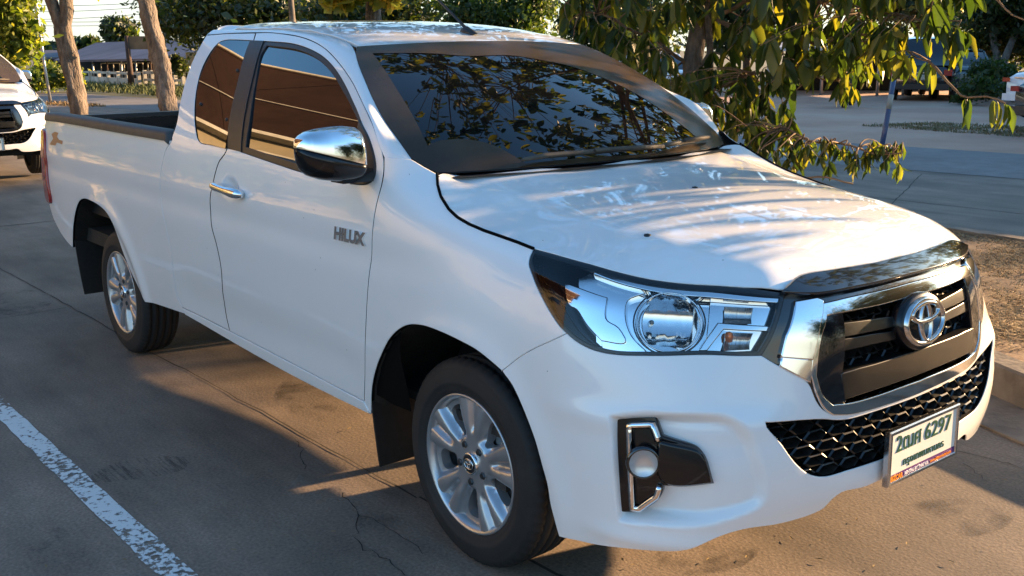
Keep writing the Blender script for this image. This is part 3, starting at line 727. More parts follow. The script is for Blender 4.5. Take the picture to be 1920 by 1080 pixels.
# roof groove fillers
mb = MB(); V = []
gr = I_r[no//2-6:]
for p in gr: V += [p+np.array([0, -.012, -.012]), p+np.array([0, .028, -.012])]
mb.add(V, [(2*i, 2*i+1, 2*i+3, 2*i+2) for i in range(len(gr)-1)]); sidep.append(part(mb, 'roof_channel', BPLAS))
# dark inner shell, painted shade behind the gaps
mb = MB()
for (u0, u1, z0, z1) in ((-2.35, -.30, .42, 1.17), (-.38, .22, .80, 1.02)):
    us = np.linspace(u0, u1, 24); zs = np.linspace(z0, z1, 14); V = []
    for u in us:
        for z in zs: V.append(SS0.ev([[u, z]], -.022)[0])
    mb.add(V, [(i*14+j, (i+1)*14+j, (i+1)*14+j+1, i*14+j+1) for i in range(23) for j in range(13)])
# strips behind the roof gap and the hood gap
for C3, dv in ((O3, np.array([0, .02, -.005])), (hood_seam3, np.array([0, .01, -.025])), (on(SS0, px_hoodfront[:10]), np.array([-.01, .01, -.022]))):
    V = []
    for p in C3: V += [p+dv+np.array([0, -.012, -.02]), p+dv+np.array([0, .03, .0])]
    mb.add(V, [(2*i, 2*i+1, 2*i+3, 2*i+2) for i in range(len(C3)-1)])
sidep.append(part(mb, 'inner_shell', VOIDM))
# cab back wall
mb = MB(); zs = np.linspace(1.0, 1.665, 16); V = []; m_ = 17
for z in zs:
    x0 = float(tan_interp([z], [1.0, 1.2, 1.27, 1.36, 1.45, 1.55, 1.62, 1.67], [-2.18, -2.175, -2.168, -2.206, -2.245, -2.265, -2.27, -2.27])[0])+.004
    Y = -SS0.ev([[x0, z]])[0][1]-.002
    half = [(x0, Y), (x0-.02, Y-.008), (x0-.045, Y-.03), (x0-.06, Y-.07), (x0-.066, Y-.15), (x0-.07, Y-.3), (x0-.075, .2), (x0-.075, .1)]
    row = [(x, -y, z) for x, y in half]+[(x0-.075, 0, z)]+[(x, y, z) for x, y in reversed(half)]; V += row
mb.add(V, [(i*m_+j, i*m_+j+1, (i+1)*m_+j+1, (i+1)*m_+j) for i in range(15) for j in range(m_-1)]); part(mb, 'cab_rear', PAINT)
mb = MB(); mb.box(-2.40, -2.33, -.5, .5, 1.26, 1.56); part(mb, 'rear_window', TGLASS)

# ------------------------------------------------------------------ load bed
mb = MB(); prof = [(-.868, 1.192), (-.866, 1.215), (-.858, 1.232), (-.84, 1.238), (-.80, 1.238), (-.783, 1.230), (-.778, 1.21), (-.778, 1.14)]
V = []; xs = [-2.20, -2.24, -2.6, -3.0, -3.5, -3.9, -4.12, -4.19]
for i, x in enumerate(xs):
    dz = float(tan_interp([x], [-4.2, -3.9, -3.34, -2.79, -2.17], [.004, .010, .007, .003, 0])[0])-(0.012 if i == 0 else 0)
    sh = .0 if x > -4.0 else (.008 if x > -4.15 else .018)
    for y, z in prof: V.append((x, y+sh, z+dz))
n_ = len(prof); mb.add(V, [(i*n_+j, (i+1)*n_+j, (i+1)*n_+j+1, i*n_+j+1) for i in range(len(xs)-1) for j in range(n_-1)]+[tuple(range(n_)), tuple(range((len(xs)-1)*n_, len(xs)*n_))[::-1]])
sidep.append(part(mb, 'bed_rail', RAIL))
mb = MB(); mb.box(-4.16, -2.33, -.80, .80, .70, .74); mb.box(-4.16, -2.33, -.80, -.765, .74, 1.18); mb.box(-4.16, -2.33, .765, .80, .74, 1.18)
mb.box(-2.345, -2.31, -.80, .80, .74, 1.205)
for i in range(9):
    y = -.66+i*.165; mb.box(-2.375, -2.345, y-.03, y+.03, .76, 1.15)
for i in range(11):
    x = -4.0+i*.155; mb.box(x-.025, x+.025, .745, .765, .76, 1.14); mb.box(x-.025, x+.025, -.765, -.745, .76, 1.14)
part(mb, 'bed_liner', BPLAS)
mb = MB(); mb.box(-4.24, -4.185, -.74, .74, .70, 1.19); mb.box(-4.245, -4.165, -.74, .74, 1.19, 1.215, mi=1); part(mb, 'tailgate', [PAINT, RAIL])
mb = MB(); mb.box(-4.185, -4.165, -.75, .75, .72, 1.185)
for i in range(10):
    y = -.675+i*.15; mb.box(-4.165, -4.145, y-.03, y+.03, .76, 1.13)
part(mb, 'tailgate_liner', BPLAS)
mb = MB(); mb.box(-4.30, -4.10, -.70, .70, .46, .56); part(mb, 'rear_bumper', CHROME)
# tail lamp wraps the rear corner
lp = np.array([(-4.13, 1.11), (-4.215, 1.14), (-4.222, .95), (-4.212, .74), (-4.09, .72), (-4.10, .9)])
mb = MB(); panel(mb, SS0, crom([tuple(p) for p in lp], True, .02), sp=.02, off=.016, lip=.03, edge_r=.008); sidep.append(part(mb, 'tail_lamp', REDL))
mb = MB(); mb.box(-4.26, -4.19, -.86, -.745, .74, 1.13); sidep.append(part(mb, 'tail_lamp', REDL))
# bed edition decal
mb = MB(); panel(mb, SS0, np.array(SS0.hits([(97, 251), (103, 247), (110, 249), (107, 256), (111, 262), (118, 264), (117, 271), (107, 267), (104, 273), (93, 271), (100, 260)]))[:, :2], sp=.01, off=.001, lip=0, gap=0)
sidep.append(part(mb, 'decal', mat('orange_decal', (.42, .20, .10), .5)))

# ------------------------------------------------------------------ underbody, arches, flaps
mb = MB(); mb.box(-4.1, .72, -.46, -.34, .31, .46); mb.box(-4.1, .72, .34, .46, .31, .46); mb.box(-2.3, .7, -.8, .8, .44, .47); mb.box(-4.15, -2.3, -.8, .8, .52, .60)
mb.box(-.25, .25, -.34, .34, .30, .60); mb.tube([(-3.085, -.7, .333), (-3.085, .7, .333)], .05, 12); mb.tube([(0, -.7, .333), (0, .7, .333)], .035, 12); mb.tube([(-3.085, -.12, .333), (-3.085, .12, .333)], .13, 14)
mb.box(-2.55, -1.7, -.45, .1, .33, .45); mb.tube([(-2.9, .3, .36), (-1.0, .3, .36)], .04, 10); mb.box(.3, .75, -.55, .55, .32, .5)
part(mb, 'chassis', LINER)
def well(px, x0, x1, zt, cl=None):
    C3 = on(SS0, px); mb = MB(); V = []; n = len(C3)
    for p in C3: V += [p+np.array([0, .012, 0]), np.array([p[0]*.98+cl*.02, -.80, p[2]-.0]), np.array([p[0], -.50, p[2]+.02])]
    mb.add(V, [(3*i+k, 3*i+3+k, 3*i+4+k, 3*i+1+k) for i in range(n-1) for k in (0, 1)])
    mb.box(x0, x1, -.52, -.48, .30, zt); return mb
sidep.append(part(well(px_farch[:-1] if False else px_farch, -.5, .42, .80, 0), 'wheel_arch_liner', LINER)); sidep.append(part(well(px_rarch, -3.8, -2.7, .85, -3.2), 'wheel_arch_liner', LINER))
def flap(x, y0, y1, z0, z1, dx):
    mb = MB(); V = []; rows = 7
    for i in range(rows):
        t = i/(rows-1); z = z1+(z0-z1)*t; w0 = y0+(.02*t*t); V += [(x+dx*t, w0, z), (x+dx*t, y1, z), (x+dx*t-.008, w0, z), (x+dx*t-.008, y1, z)]
    F = []
    for i in range(rows-1):
        a = 4*i; F += [(a, a+4, a+5, a+1), (a+2, a+3, a+7, a+6), (a, a+2, a+6, a+4), (a+1, a+5, a+7, a+3)]
    F.append((4*rows-4, 4*rows-2, 4*rows-1, 4*rows-3)); mb.add(V, F, smooth=False); return mb
sidep.append(part(flap(-.545, -.86, -.62, .155, .60, .02), 'mud_flap', BPLAS)); sidep.append(part(flap(-3.79, -.865, -.64, .20, .60, .02), 'mud_flap', BPLAS))

# ------------------------------------------------------------------ wheels (local z = outward)
def make_wheel():
    root = bpy.data.objects.new('wheel', None); col.objects.link(root); root.parent = truck
    # tyre
    prof = [(.214, -.086), (.222, -.094), (.240, -.104), (.262, -.107), (.290, -.102), (.312, -.094), (.325, -.084), (.3305, -.072)]
    for c in (-.054, -.018, .018, .054):
        prof += [(.3325, c-.0065), (.325, c-.0045), (.325, c+.0045), (.3325, c+.0065)]
    prof += [(.3305, .072), (.325, .084), (.312, .094), (.302, .0985), (.300, .0985), (.290, .102), (.262, .107), (.252, .1062), (.2505, .105), (.240, .103), (.229, .0985), (.224, .095), (.214, .086)]
    N = 180; V = []
    for i, (r, h) in enumerate(prof):
        for k in range(N):
            a = 2*math.pi*k/N; rr = r
            if .322 < r < .3332 and abs(h) > .05: rr = r-(.0055 if k % 3 == 0 else 0)
            V.append((rr*math.cos(a+h*1.2*0), rr*math.sin(a), h))
    mb = MB(); mb.add(V, [(i*N+k, i*N+(k+1) % N, (i+1)*N+(k+1) % N, (i+1)*N+k) for i in range(len(prof)-1) for k in range(N)]); mb.build('tyre', RUBBER, root)
    # rim barrel + flange
    mb = MB(); mb.lathe([(.193, -.088), (.190, .06), (.187, .082), (.193, .0905), (.199, .0985), (.2035, .0985), (.2055, .095), (.203, .088), (.198, .084)], 96)
    rim = mb.build('rim', ALLOY, root)
    wh = []
    for k in range(5):
        c = R(50+72*k); sh = []
        for r, h in ((.083, 5), (.095, 9), (.115, 11.5), (.14, 12.5), (.16, 11), (.171, 7)): sh.append((r, R(h)))
        pts = [(r*math.cos(c+h), r*math.sin(c+h)) for r, h in sh]+[(r*math.cos(c-h), r*math.sin(c-h)) for r, h in reversed(sh)]
        wh.append(crom(pts, True, .008))
    circ = np.array([(.194*math.cos(a), .194*math.sin(a)) for a in np.linspace(0, 2*math.pi, 97)[:-1]])
    def hgt(P):
        r = np.hypot(P[:, 0], P[:, 1]); th = (np.degrees(np.arctan2(P[:, 1], P[:, 0]))-50) % 72; th = np.minimum(th, 72-th)
        h = .082+.008*sstep(.05, .17, r)-.006*(1-sstep(.0, .05, r))*0
        h -= .024*(1-sstep(12, 19, th))*sstep(.068, .095, r)*(1-.15*sstep(.16, .19, r))
        h -= .018*(1-sstep(2.0, 6, np.abs(th-36)))*sstep(.085, .12, r)
        h += .004*np.exp(-((th-24)/5)**2)*sstep(.07, .12, r)
        return h
    P, F, polys = triangulate(circ, wh, .0055); X = np.column_stack([P, hgt(P)])
    mb = MB(); mb.add(X, [tuple(f) if np.cross(X[f[1]]-X[f[0]], X[f[2]]-X[f[0]])[2] > 0 else (f[0], f[2], f[1]) for f in F])
    for pl in polys[1:]:
        A = np.column_stack([pl, hgt(pl)]); B = np.column_stack([inset(pl, .004), hgt(pl)-.03]); n = len(pl)
        if len(B) == n: mb.add(np.concatenate([A, B]), [(i, (i+1) % n, n+(i+1) % n, n+i) for i in range(n)])
    mb.build('spoke_face', ALLOY, root)
    mb = MB(); mb.lathe([(.03, .03), (.135, .03), (.135, .005), (.19, .0), (.19, -.02)], 48); mb.box(.08, .13, -.05, .05, .0, .06); mb.build('brake_disc', STEEL, root)
    for k in range(5):
        a = R(50+72*k); M = Matrix.Translation((.057*math.cos(a), .057*math.sin(a), .074)); mb = MB()
        mb.lathe([(.0165, .0085), (.014, .003), (.012, .002)], 20, M=M); mb.lathe([(.0115, .0), (.0115, .010), (.009, .014), (.0, .0145)], 6, M=M, mi=1, smooth=False); mb.build('wheel_nut', [BGLOSS, STEEL], root)
    mb = MB(); mb.lathe([(.033, .080), (.032, .0915), (.029, .0935), (.027, .0925)], 32, mi=1); mb.lathe([(.027, .0925), (.0, .093)], 32)
    def ell(cx, cy, a, b, rr, t=.0945): mb.tube([(cx+a*math.cos(q), cy+b*math.sin(q), t) for q in np.linspace(0, 2*math.pi, 25)], rr, 5, mi=1, cap=False)
    ell(0, 0, .020, .0145, .0018); ell(0, 0, .0055, .0125, .0014); ell(0, .0055, .0125, .006, .0014); mb.build('centre_cap', [BGLOSS, CHROME], root)
    for ch in root.children:
        if not ch.name.startswith('tyre'): ch.scale = (1.088, 1.088, 1.0)
    return root
whl = make_wheel()
# seen side: local z -> -y ; local x -> +x
for i, (x, y) in enumerate(((0, -.7475), (-3.085, -.755), (0, .7475), (-3.085, .755))):
    o = whl if i == 0 else copy_tree(whl, truck)
    Mx = Matrix(((1, 0, 0, x), (0, 0, -1 if y < 0 else 1, y), (0, 1 if y < 0 else 1, 0, .333), (0, 0, 0, 1)))
    if y > 0: Mx = Matrix(((-1, 0, 0, x), (0, 0, 1, y), (0, 1, 0, .333), (0, 0, 0, 1)))
    rot = Matrix.Rotation(R((0, 31, 14, 47)[i]), 4, 'Z'); o.matrix_world = Mx@rot if i else Mx
    if 'label' in o: pass

# ------------------------------------------------------------------ door mirror, handle, badge
mir = bpy.data.objects.new('door_mirror', None); col.objects.link(mir); mir.parent = truck; sidep.append(mir)
def superell(c, s, zlo, zhi, e=.62, n=28, m=40, tilt=0):
    V = []; 
    for i in range(n+1):
        v = zlo+(zhi-zlo)*i/n
        for k in range(m):
            a = 2*math.pi*k/m; ca, sa = math.cos(a), math.sin(a); cv_, sv = math.cos(v), math.sin(v)
            f = lambda t, q: math.copysign(abs(t)**q, t)
            x = f(cv_, e)*f(ca, e); y = f(cv_, e)*f(sa, e); z = f(sv, .8)
            x *= (1+.15*y); z2 = z*(1-.30*max(0, -y)**1.6)
            V.append((c[0]+s[0]*x-.02*y*0+.03*(-y)*0, c[1]+s[1]*y, c[2]+s[2]*z2+.012*y+tilt*y))
    F = [(i*m+k, i*m+(k+1) % m, (i+1)*m+(k+1) % m, (i+1)*m+k) for i in range(n) for k in range(m)]
    return V, F
MS = [(-1.128, 1.300, 1.272, .012), (-1.124, 1.313, 1.250, .026), (-1.112, 1.327, 1.222, .044), (-1.09, 1.338, 1.203, .060), (-1.05, 1.346, 1.188, .074), (-1.0, 1.350, 1.180, .081), (-.96, 1.350, 1.181, .083), (-.932, 1.346, 1.186, .083), (-.922, 1.338, 1.194, .078), (-.918, 1.325, 1.205, .068)]
def mirror_shell(upper):
    V = []; m = 17; ys = [q[0] for q in MS]; Y = np.concatenate([np.linspace(-1.128, -1.09, 7), np.linspace(-1.07, -.94, 8), np.linspace(-.932, -.918, 4)])
    for y in Y:
        _, zt, zb, hx = [np.interp(y, ys, [q[i] for q in MS]) for i in range(4)]; zsp = 1.292+(1.229-1.292)*(y+1.128)/.21; zsp = min(max(zsp, zb+.004), zt-.004)
        for k in range(m):
            t = k/(m-1)*math.pi; c, s_ = math.cos(t), math.sin(t); e = .62
            px = hx*math.copysign(abs(c)**e, c)*(1 if c > 0 else .72); pz = abs(s_)**(.75)
            z = zsp+(zt-zsp)*pz if upper else zsp-(zsp-zb)*pz
            V.append((-.470+px*(1 if upper else .965)+.012*(1-pz)*0, y, z))
    n = len(Y); F = [(i*m+k, i*m+k+1, (i+1)*m+k+1, (i+1)*m+k) for i in range(n-1) for k in range(m-1)]+[tuple(range(m)), tuple(range((n-1)*m, n*m))[::-1], ]
    F += [(i*m, (i+1)*m, (i+1)*m+m-1, i*m+m-1) for i in range(n-1)]
    return V, F
V, F = mirror_shell(True); mb = MB(); mb.add(V, F[:-20]); mb.add(V, F[-20:], smooth=False); mb.build('mirror_cap', CHROME, mir)
V, F = mirror_shell(False); mb = MB(); mb.add(V, F)
mb.box(-.515, -.435, -.985, -.875, 1.172, 1.214); mb.build('mirror_housing', EBLACK, mir)
mb = MB(); mb.box(-.546, -.542, -1.075, -.965, 1.225, 1.295); mb.build('mirror_glass', CHROME, mir)
sail = crom(SS0.hits(c2([(905, 560, 1), (945, 640), (968, 710), (982, 790), (973, 850), (945, 873), (862, 873, 1), (862, 800), (895, 700)])), True, .012)
mb = MB(); panel(mb, SS0, sail, sp=.012, off=.008, lip=.012, gap=0, edge_r=.004); mb.build('mirror_base', BPLAS, mir)
h0 = SS.hit(404, 347); h1 = SS.hit(460, 366); hp = []
for t in np.linspace(0, 1, 13):
    u = h0[0]+(h1[0]-h0[0])*t; z = h0[1]+(h1[1]-h0[1])*t; hp.append(SS0.ev([[u, z]], .012+.022*math.sin(math.pi*min(1, max(0, t)))**.6)[0])
mb = MB(); mb.tube(hp, [.011, .016, .018, .018, .0165, .016, .016, .0165, .018, .02, .021, .019, .012], 14); sidep.append(part(mb, 'door_handle', CHROME))
def text_mesh(s, size, ext, bold=0.0, shear=0.0, sx=1.0):
    cu = bpy.data.curves.new('lettering', 'FONT'); cu.body = s; cu.size = size; cu.extrude = ext; cu.offset = bold; cu.shear = shear; cu.resolution_u = 3
    cu.align_x = 'CENTER'; cu.align_y = 'CENTER'
    o = bpy.data.objects.new('lettering', cu); col.objects.link(o); bpy.context.view_layer.update()
    dg = bpy.context.evaluated_depsgraph_get(); me = bpy.data.meshes.new_from_object(o.evaluated_get(dg)); me.materials.clear()
    bpy.data.objects.remove(o); bpy.data.curves.remove(cu)
    for v in me.vertices: v.co.x *= sx
    return me
def frame_at(S, uv, off, du=(1, 0), flip=1):
    p = S.ev([uv], off)[0]; n = Vector(S.nor(np.array([uv]))[0]); x = Vector(S.ev([(uv[0]+.01*du[0], uv[1]+.01*du[1])])[0]-S.ev([uv])[0]).normalized(); y = n.cross(x); return Matrix((( x.x, y.x, n.x, p[0]), (x.y, y.y, n.y, p[1]), (x.z, y.z, n.z, p[2]), (0, 0, 0, 1)))
ba = SS.hit(625, 436); bb_ = SS.hit(687, 450); L = np.linalg.norm(np.array(ba)-np.array(bb_))
me = text_mesh('HILUX', .058, .0035, .0034, .25, 1.0); w_ = max(v.co.x for v in me.vertices)-min(v.co.x for v in me.vertices)
for v in me.vertices: v.co.x *= L/w_
mid = (np.array(ba)+np.array(bb_))/2; mt = frame_at(SS, mid, .003, tuple((np.array(bb_)-np.array(ba))/L))
me.transform(mt); bo = link('door_badge', me, CHROME, truck)
me2 = bpy.data.meshes.new('lettering'); 
MARKS = []

# ------------------------------------------------------------------ headlamp
hlp = crom(hl, True, .014)
def HP_(pts, off, name, m, lip=.01, closed=True, S=SS0, parent=None, er=.003, sp=.012, holes=()):
    mb = MB(); pl = crom(S.hits(pts), True, .012) if closed else np.array([p[:2] for p in S.hits(pts)])
    panel(mb, S, pl, holes, sp, gap=0.0, lip=lip, off=off, edge_r=er); return mb.build(name, m, parent)
headl = bpy.data.objects.new('headlight', None); col.objects.link(headl); headl.parent = truck; sidep.append(headl)
c5 = lambda pts: cv(940, 420, 3.177, pts)
mb = MB(); hi = inset(hlp, .004); panel(mb, SS0, hlp, sp=.014, off=-.075, lip=0); n_ = len(hlp); A = SS0.ev(hlp, -.004); B = SS0.ev(inset(densify(hlp, .02), .012), -.075)
Cc = SS0.ev(hlp, -.075); mb.add(np.concatenate([A, Cc]), [(i, (i+1) % n_, n_+(i+1) % n_, n_+i) for i in range(n_)]); mb.build('lamp_housing', BGLOSS, headl)
mb = MB(); panel(mb, SS0, hlp, [inset(hlp, .009)], sp=.01, gap=.001, lip=.012, off=-.001, edge_r=.002); mb.build('lamp_seal', BPLAS, headl)
mb = MB(); panel(mb, SS0, hlp, sp=.016, gap=.002, lip=0, off=.001); mb.build('lens', LENS, headl)
HP_(c5([(450, 300, 1), (540, 262, 1), (760, 335, 1), (860, 372), (745, 430), (725, 540), (760, 660), (850, 758, 1), (700, 768), (590, 735), (600, 600), (580, 480), (450, 370)]), -.018, 'reflector', CHROME, .03, parent=headl)
HP_(c5([(368, 350, 1), (390, 352), (620, 432, 1), (610, 560), (690, 620), (730, 700), (590, 690, 1), (500, 590), (440, 500), (390, 470)]), -.010, 'reflector', CHROME, .03, parent=headl)
HP_(c5([(560, 262, 1), (760, 330), (960, 372), (1300, 405), (1670, 440, 1), (1665, 458, 1), (1300, 428), (960, 395), (760, 352), (540, 275, 1)]), -.006, 'trim_bar', CHROME, .02, parent=headl)
HP_(c5([(1255, 430, 1), (1640, 470, 1), (1615, 620), (1570, 765, 1), (1195, 762, 1), (1235, 690), (1250, 560)]), -.028, 'reflector', CHROME, .02, parent=headl)
HP_(c5([(1300, 588, 1), (1618, 612, 1), (1612, 634, 1), (1330, 615, 1), (1230, 745, 1), (1195, 745, 1)]), -.014, 'trim_bar', CHROME, .02, parent=headl)
# round bowl
cen = SS0.hit(*c5([(1000, 575)])[0][:2]); Mb = frame_at(SS0, cen, -.02)
def bowl_mesh(Rx, Ry, dep, n=36, rings=10, ribs=False):
    V = []; F = []
    for i in range(rings+1):
        t = i/rings; r = t
        for k in range(n):
            a = 2*math.pi*k/n; zz = -dep*(1-r**2.0)+(.0014*abs(math.sin(Rx*r*math.cos(a)*120))*(1-r) if ribs else 0)
            V.append((Rx*r*math.cos(a), Ry*r*math.sin(a), zz))
    for i in range(rings):
        for k in range(n): F.append((i*n+k, (i+1)*n+k, (i+1)*n+(k+1) % n, i*n+(k+1) % n))
    return V, F
RB = np.linalg.norm(SS0.ev([SS0.hit(*c5([(1195, 580)])[0][:2])])[0]-SS0.ev([SS0.hit(*c5([(800, 575)])[0][:2])])[0])/2
RV = np.linalg.norm(SS0.ev([SS0.hit(*c5([(1000, 400)])[0][:2])])[0]-SS0.ev([SS0.hit(*c5([(1000, 750)])[0][:2])])[0])/2
print('bowl', RB, RV)
HP_([(1092, 497, 1), (1160, 513), (1286, 536), (1466, 552, 1), (1452, 605), (1424, 662, 1), (1223, 663), (1129, 656), (1108, 640, 1), (1105, 580)], -.036, 'reflector', CHROME, .004, parent=headl, holes=[np.array([(cen[0]+RB*1.0*math.cos(t), cen[1]+RV*1.0*math.sin(t)) for t in np.linspace(0, 2*math.pi, 49)[:-1]])])
V = []; F = []; nr, na = 22, 72; zf = lambda x, y: -.006-.040*(1-(y/RV)**2)+.0010*abs(math.sin(x/RB*7.0+.6))-.010*(x/RB)
for i in range(nr+1):
    for k in range(na):
        a = 2*math.pi*k/na; x, y = RB*.97*i/nr*math.cos(a), RV*.97*i/nr*math.sin(a); V.append((x, y, zf(x, y)))
for k in range(na): a = 2*math.pi*k/na; V.append((RB*math.cos(a), RV*math.sin(a), .002))
F = [(i*na+k, (i+1)*na+k, (i+1)*na+(k+1) % na, i*na+(k+1) % na) for i in range(nr+1) for k in range(na)]
V = [tuple(Mb@Vector(v)) for v in V]; mb = MB(); mb.add(V, F[:nr*na]); mb.add(V, F[nr*na:], smooth=False); mb.build('reflector_bowl', CHROME, headl)
mb = MB(); mb.tube([Mb@Vector((RB*math.cos(a), RV*math.sin(a), .002)) for a in np.linspace(0, 2*math.pi, 41)], .0022, 8, cap=False); mb.tube([Mb@Vector((RB*1.09*math.cos(a), RV*1.09*math.sin(a), -.003)) for a in np.linspace(0, 2*math.pi, 41)], .0022, 6, cap=False, mi=1); mb.build('lamp_ring', [CHROME, BGLOSS], headl)
mb = MB(); mb.lathe([(0, .012), (.006, .010), (.006, 0), (.007, -.01)], 16, M=Mb@Matrix.Translation((-.045, .005, -.035))); mb.build('bulb', SATIN, headl)
# fluted strips of the turn signal and its bulb
for (a, b, c_, d) in (((1335, 480), (1510, 490), (1500, 592), (1335, 586)), ((1350, 640), (1510, 650), (1490, 750), (1330, 755))):
    q = [np.array(SS0.hit(*c5([p])[0][:2])) for p in (a, b, c_, d)]; mb = MB(); V = []; nx, ny = 33, 9
    for i in range(nx):
        for j in range(ny):
            s_, t_ = i/(nx-1), j/(ny-1); uv = (q[0]*(1-s_)+q[1]*s_)*(1-t_)+(q[3]*(1-s_)+q[2]*s_)*t_
            V.append(SS0.ev([uv], -.014-.003*math.cos(i*math.pi*.9)-.009*math.sin(math.pi*t_))[0])
    mb.add(V, [(i*ny+j, (i+1)*ny+j, (i+1)*ny+j+1, i*ny+j+1) for i in range(nx-1) for j in range(ny-1)]); mb.build('fluted_reflector', SATIN, headl)
ab_ = SS0.ev([SS0.hit(*c5([(1362, 675)])[0][:2])], -.010)[0]; mb = MB(); mb.lathe([(0, .016), (.008, .013), (.011, .004), (.010, -.01), (0, -.012)], 16, M=Matrix.Translation(ab_)); mb.build('bulb', AMBER, headl, label='amber bulb')

# ------------------------------------------------------------------ grille
def halfring(px_list, zc_):
    h = [g for g in SS0.hits(px_list) if g[0] < 1.57]; return h
def symm(half):
    c = list(crom(half, False, .012)); return np.array(c+[(3.2-u, z) for u, z in reversed(c[1:-1])])
o_top = SS0.hits([(1541, 571, 1), (1593, 559), (1665, 543), (1695, 535)]); o_top = [o for o in o_top if o[0] < 1.56]; i_top = SS0.hits([(1549, 591, 1), (1583, 584), (1641, 573), (1700, 557)]); i_top = [o for o in i_top if o[0] < 1.56]
o_side = SS0.hits([(1533, 605), (1525, 655), (1519, 698, 1), (1532, 742), (1545, 765), (1561, 777, 1), (1593, 776), (1641, 764), (1690, 748)]); i_side = SS0.hits([(1539, 630), (1531, 680), (1529, 705, 1), (1540, 740), (1560, 760, 1), (1593, 756), (1641, 743), (1700, 722)])
o_side = [o for o in o_side if o[0] < 1.56]; i_side = [o for o in i_side if o[0] < 1.56]
print('grille z', o_top[-1], i_top[-1], o_side[-1], i_side[-1])
outer = symm([(1.6, o_top[-1][1]+.001)]+rev(o_top)+o_side+[(1.6, o_side[-1][1]-.001)])
inner = symm([(1.6, i_top[-1][1]+.001)]+rev(i_top)+i_side+[(1.6, i_side[-1][1]-.001)])
grille = bpy.data.objects.new('grille', None); col.objects.link(grille); grille.parent = truck
mb = MB(); panel(mb, SS0, outer, [inner], sp=.009, gap=.001, lip=.016, off=.005, edge_r=.004); mb.build('grille_frame', CHROME, grille)
mb = MB()
sur = [(*SS0.hits([(1428, 667)])[0][:2], 1)]+SS0.hits([(1444, 640), (1459, 602), (1468, 568), (1472, 549, 1)])
hf = [g for g in SS0.hits(px_hoodfront[9:])]; surp = poly(sur, [(*sur[-1][:2], 1)]+hf+[(1.6, hf[-1][1]+.002, 1)]); surp = list(surp)
ge = [g for g in gr_edge]; surp += [(1.6, ge[-1][1])]+[tuple(g[:2]) for g in reversed(ge[1:-1])]
surp = np.array(surp); top_i = None
hfull = np.array([p for p in surp if p[0] < 1.5999]); 
k_top = [i for i, p in enumerate(surp) if p[0] >= 1.5999]
# order: lamp edge -> hood -> centre top | centre bottom -> lower edge ; mirrored in the gap
ia = k_top[0]; left = surp[:ia]; cen_t = surp[ia]; cen_b = surp[k_top[-1]]; right = surp[k_top[-1]+1:]
fullsur = np.array(list(left)+[cen_t]+[(3.2-u, z) for u, z in reversed(left)]+[(3.2-u, z) for u, z in reversed(right)]+[cen_b]+list(right))
panel(mb, SS0, fullsur, [inset(outer, .006)], sp=.016, gap=.002, lip=.01, off=-.004); mb.build('grille_surround', BGLOSS, grille)
# backing and honeycomb
def hexfield(poly_, w, h, off0, off1, name, par, m):
    mb = MB(); lo, hi = poly_.min(0), poly_.max(0); r = 0; z = lo[1]-h/2
    while z < hi[1]+h:
        u = lo[0]-w+(w/2 if r % 2 else 0)
        uc = 1.6-math.ceil((1.6-lo[0])/w+1)*w+(w/2 if r % 2 else 0)
        while uc < hi[0]+w:
            cpt = np.array([[uc, z]])
            if inside(cpt, poly_)[0] or segdist(cpt, poly_)[0] < h*.45:
                k = .27; hx = [(-.5, 0), (-k, .5), (k, .5), (.5, 0), (k, -.5), (-k, -.5)]
                A = np.array([(uc+x*w*1.0, z+y*h*1.0) for x, y in hx]); B = np.array([(uc+x*w*.86, z+y*h*.80) for x, y in hx]); C_ = np.array([(uc+x*w*.78, z+h*(.40 if y > 0 else (.16 if y == 0 else .04))) for x, y in hx])
                VA = SS0.ev(A, off0-.004); VB = SS0.ev(B, off0); VC = SS0.ev(C_, off1)
                VB[:, 2] -= 0
                mb.add(np.concatenate([VA, VB, VC]), [(i, (i+1) % 6, 6+(i+1) % 6, 6+i) for i in range(6)]+[(6+i, 6+(i+1) % 6, 12+(i+1) % 6, 12+i) for i in range(6)], smooth=False)
            uc += w
        z += h*.985/2*1.0 if False else h; r += 1
    return mb.build(name, m, par)
hexfield(inset(inner, .004), .068, .036, -.030, -.062, 'honeycomb', grille, BGRIL)
hexfield(inset(lowhole, .003), .080, .033, -.012, -.045, 'lower_honeycomb', grille, BGRIL)
mb = MB(); panel(mb, SS0, outer, sp=.03, off=-.066, lip=0); panel(mb, SS0, lowhole, sp=.03, off=-.054, lip=0)
n_ = len(lowhole); A = SS0.ev(lowhole, -.005); B = SS0.ev(lowhole, -.055); mb.add(np.concatenate([A, B]), [(i, (i+1) % n_, n_+(i+1) % n_, n_+i) for i in range(n_)]); mb.build('grille_backing', VOIDM, grille)
def bar(ptsL, off, name, m, th=.03, full=False, er=.004, parent=grille):
    h = [tuple(p[:2]) for p in SS0.hits(ptsL)]
    for pl_ in (h, [(3.2-u, z) for u, z in h]):
        mb = MB(); panel(mb, SS0, np.array(pl_), sp=.012, gap=.0, lip=th, off=off, edge_r=er); mb.build(name, m, parent)
bar([(1580, 607), (1640, 600), (1694, 593), (1692, 609), (1640, 620), (1580, 632)], -.008, 'upper_bar', BGRIL)
bar([(1568, 640), (1640, 629), (1692, 621), (1690, 634), (1640, 645), (1568, 660)], -.008, 'upper_bar', BGRIL)
lbT = [g[:2] for g in SS0.hits([(1577, 702), (1610, 692), (1641, 684), (1690, 668)])]; lbB = [g[:2] for g in SS0.hits([(1584, 746), (1610, 738), (1641, 728), (1690, 711)])]
lo_ = list(lbT)+[(1.6, lbT[-1][1])]; lo_b = list(lbB)+[(1.6, lbB[-1][1])]
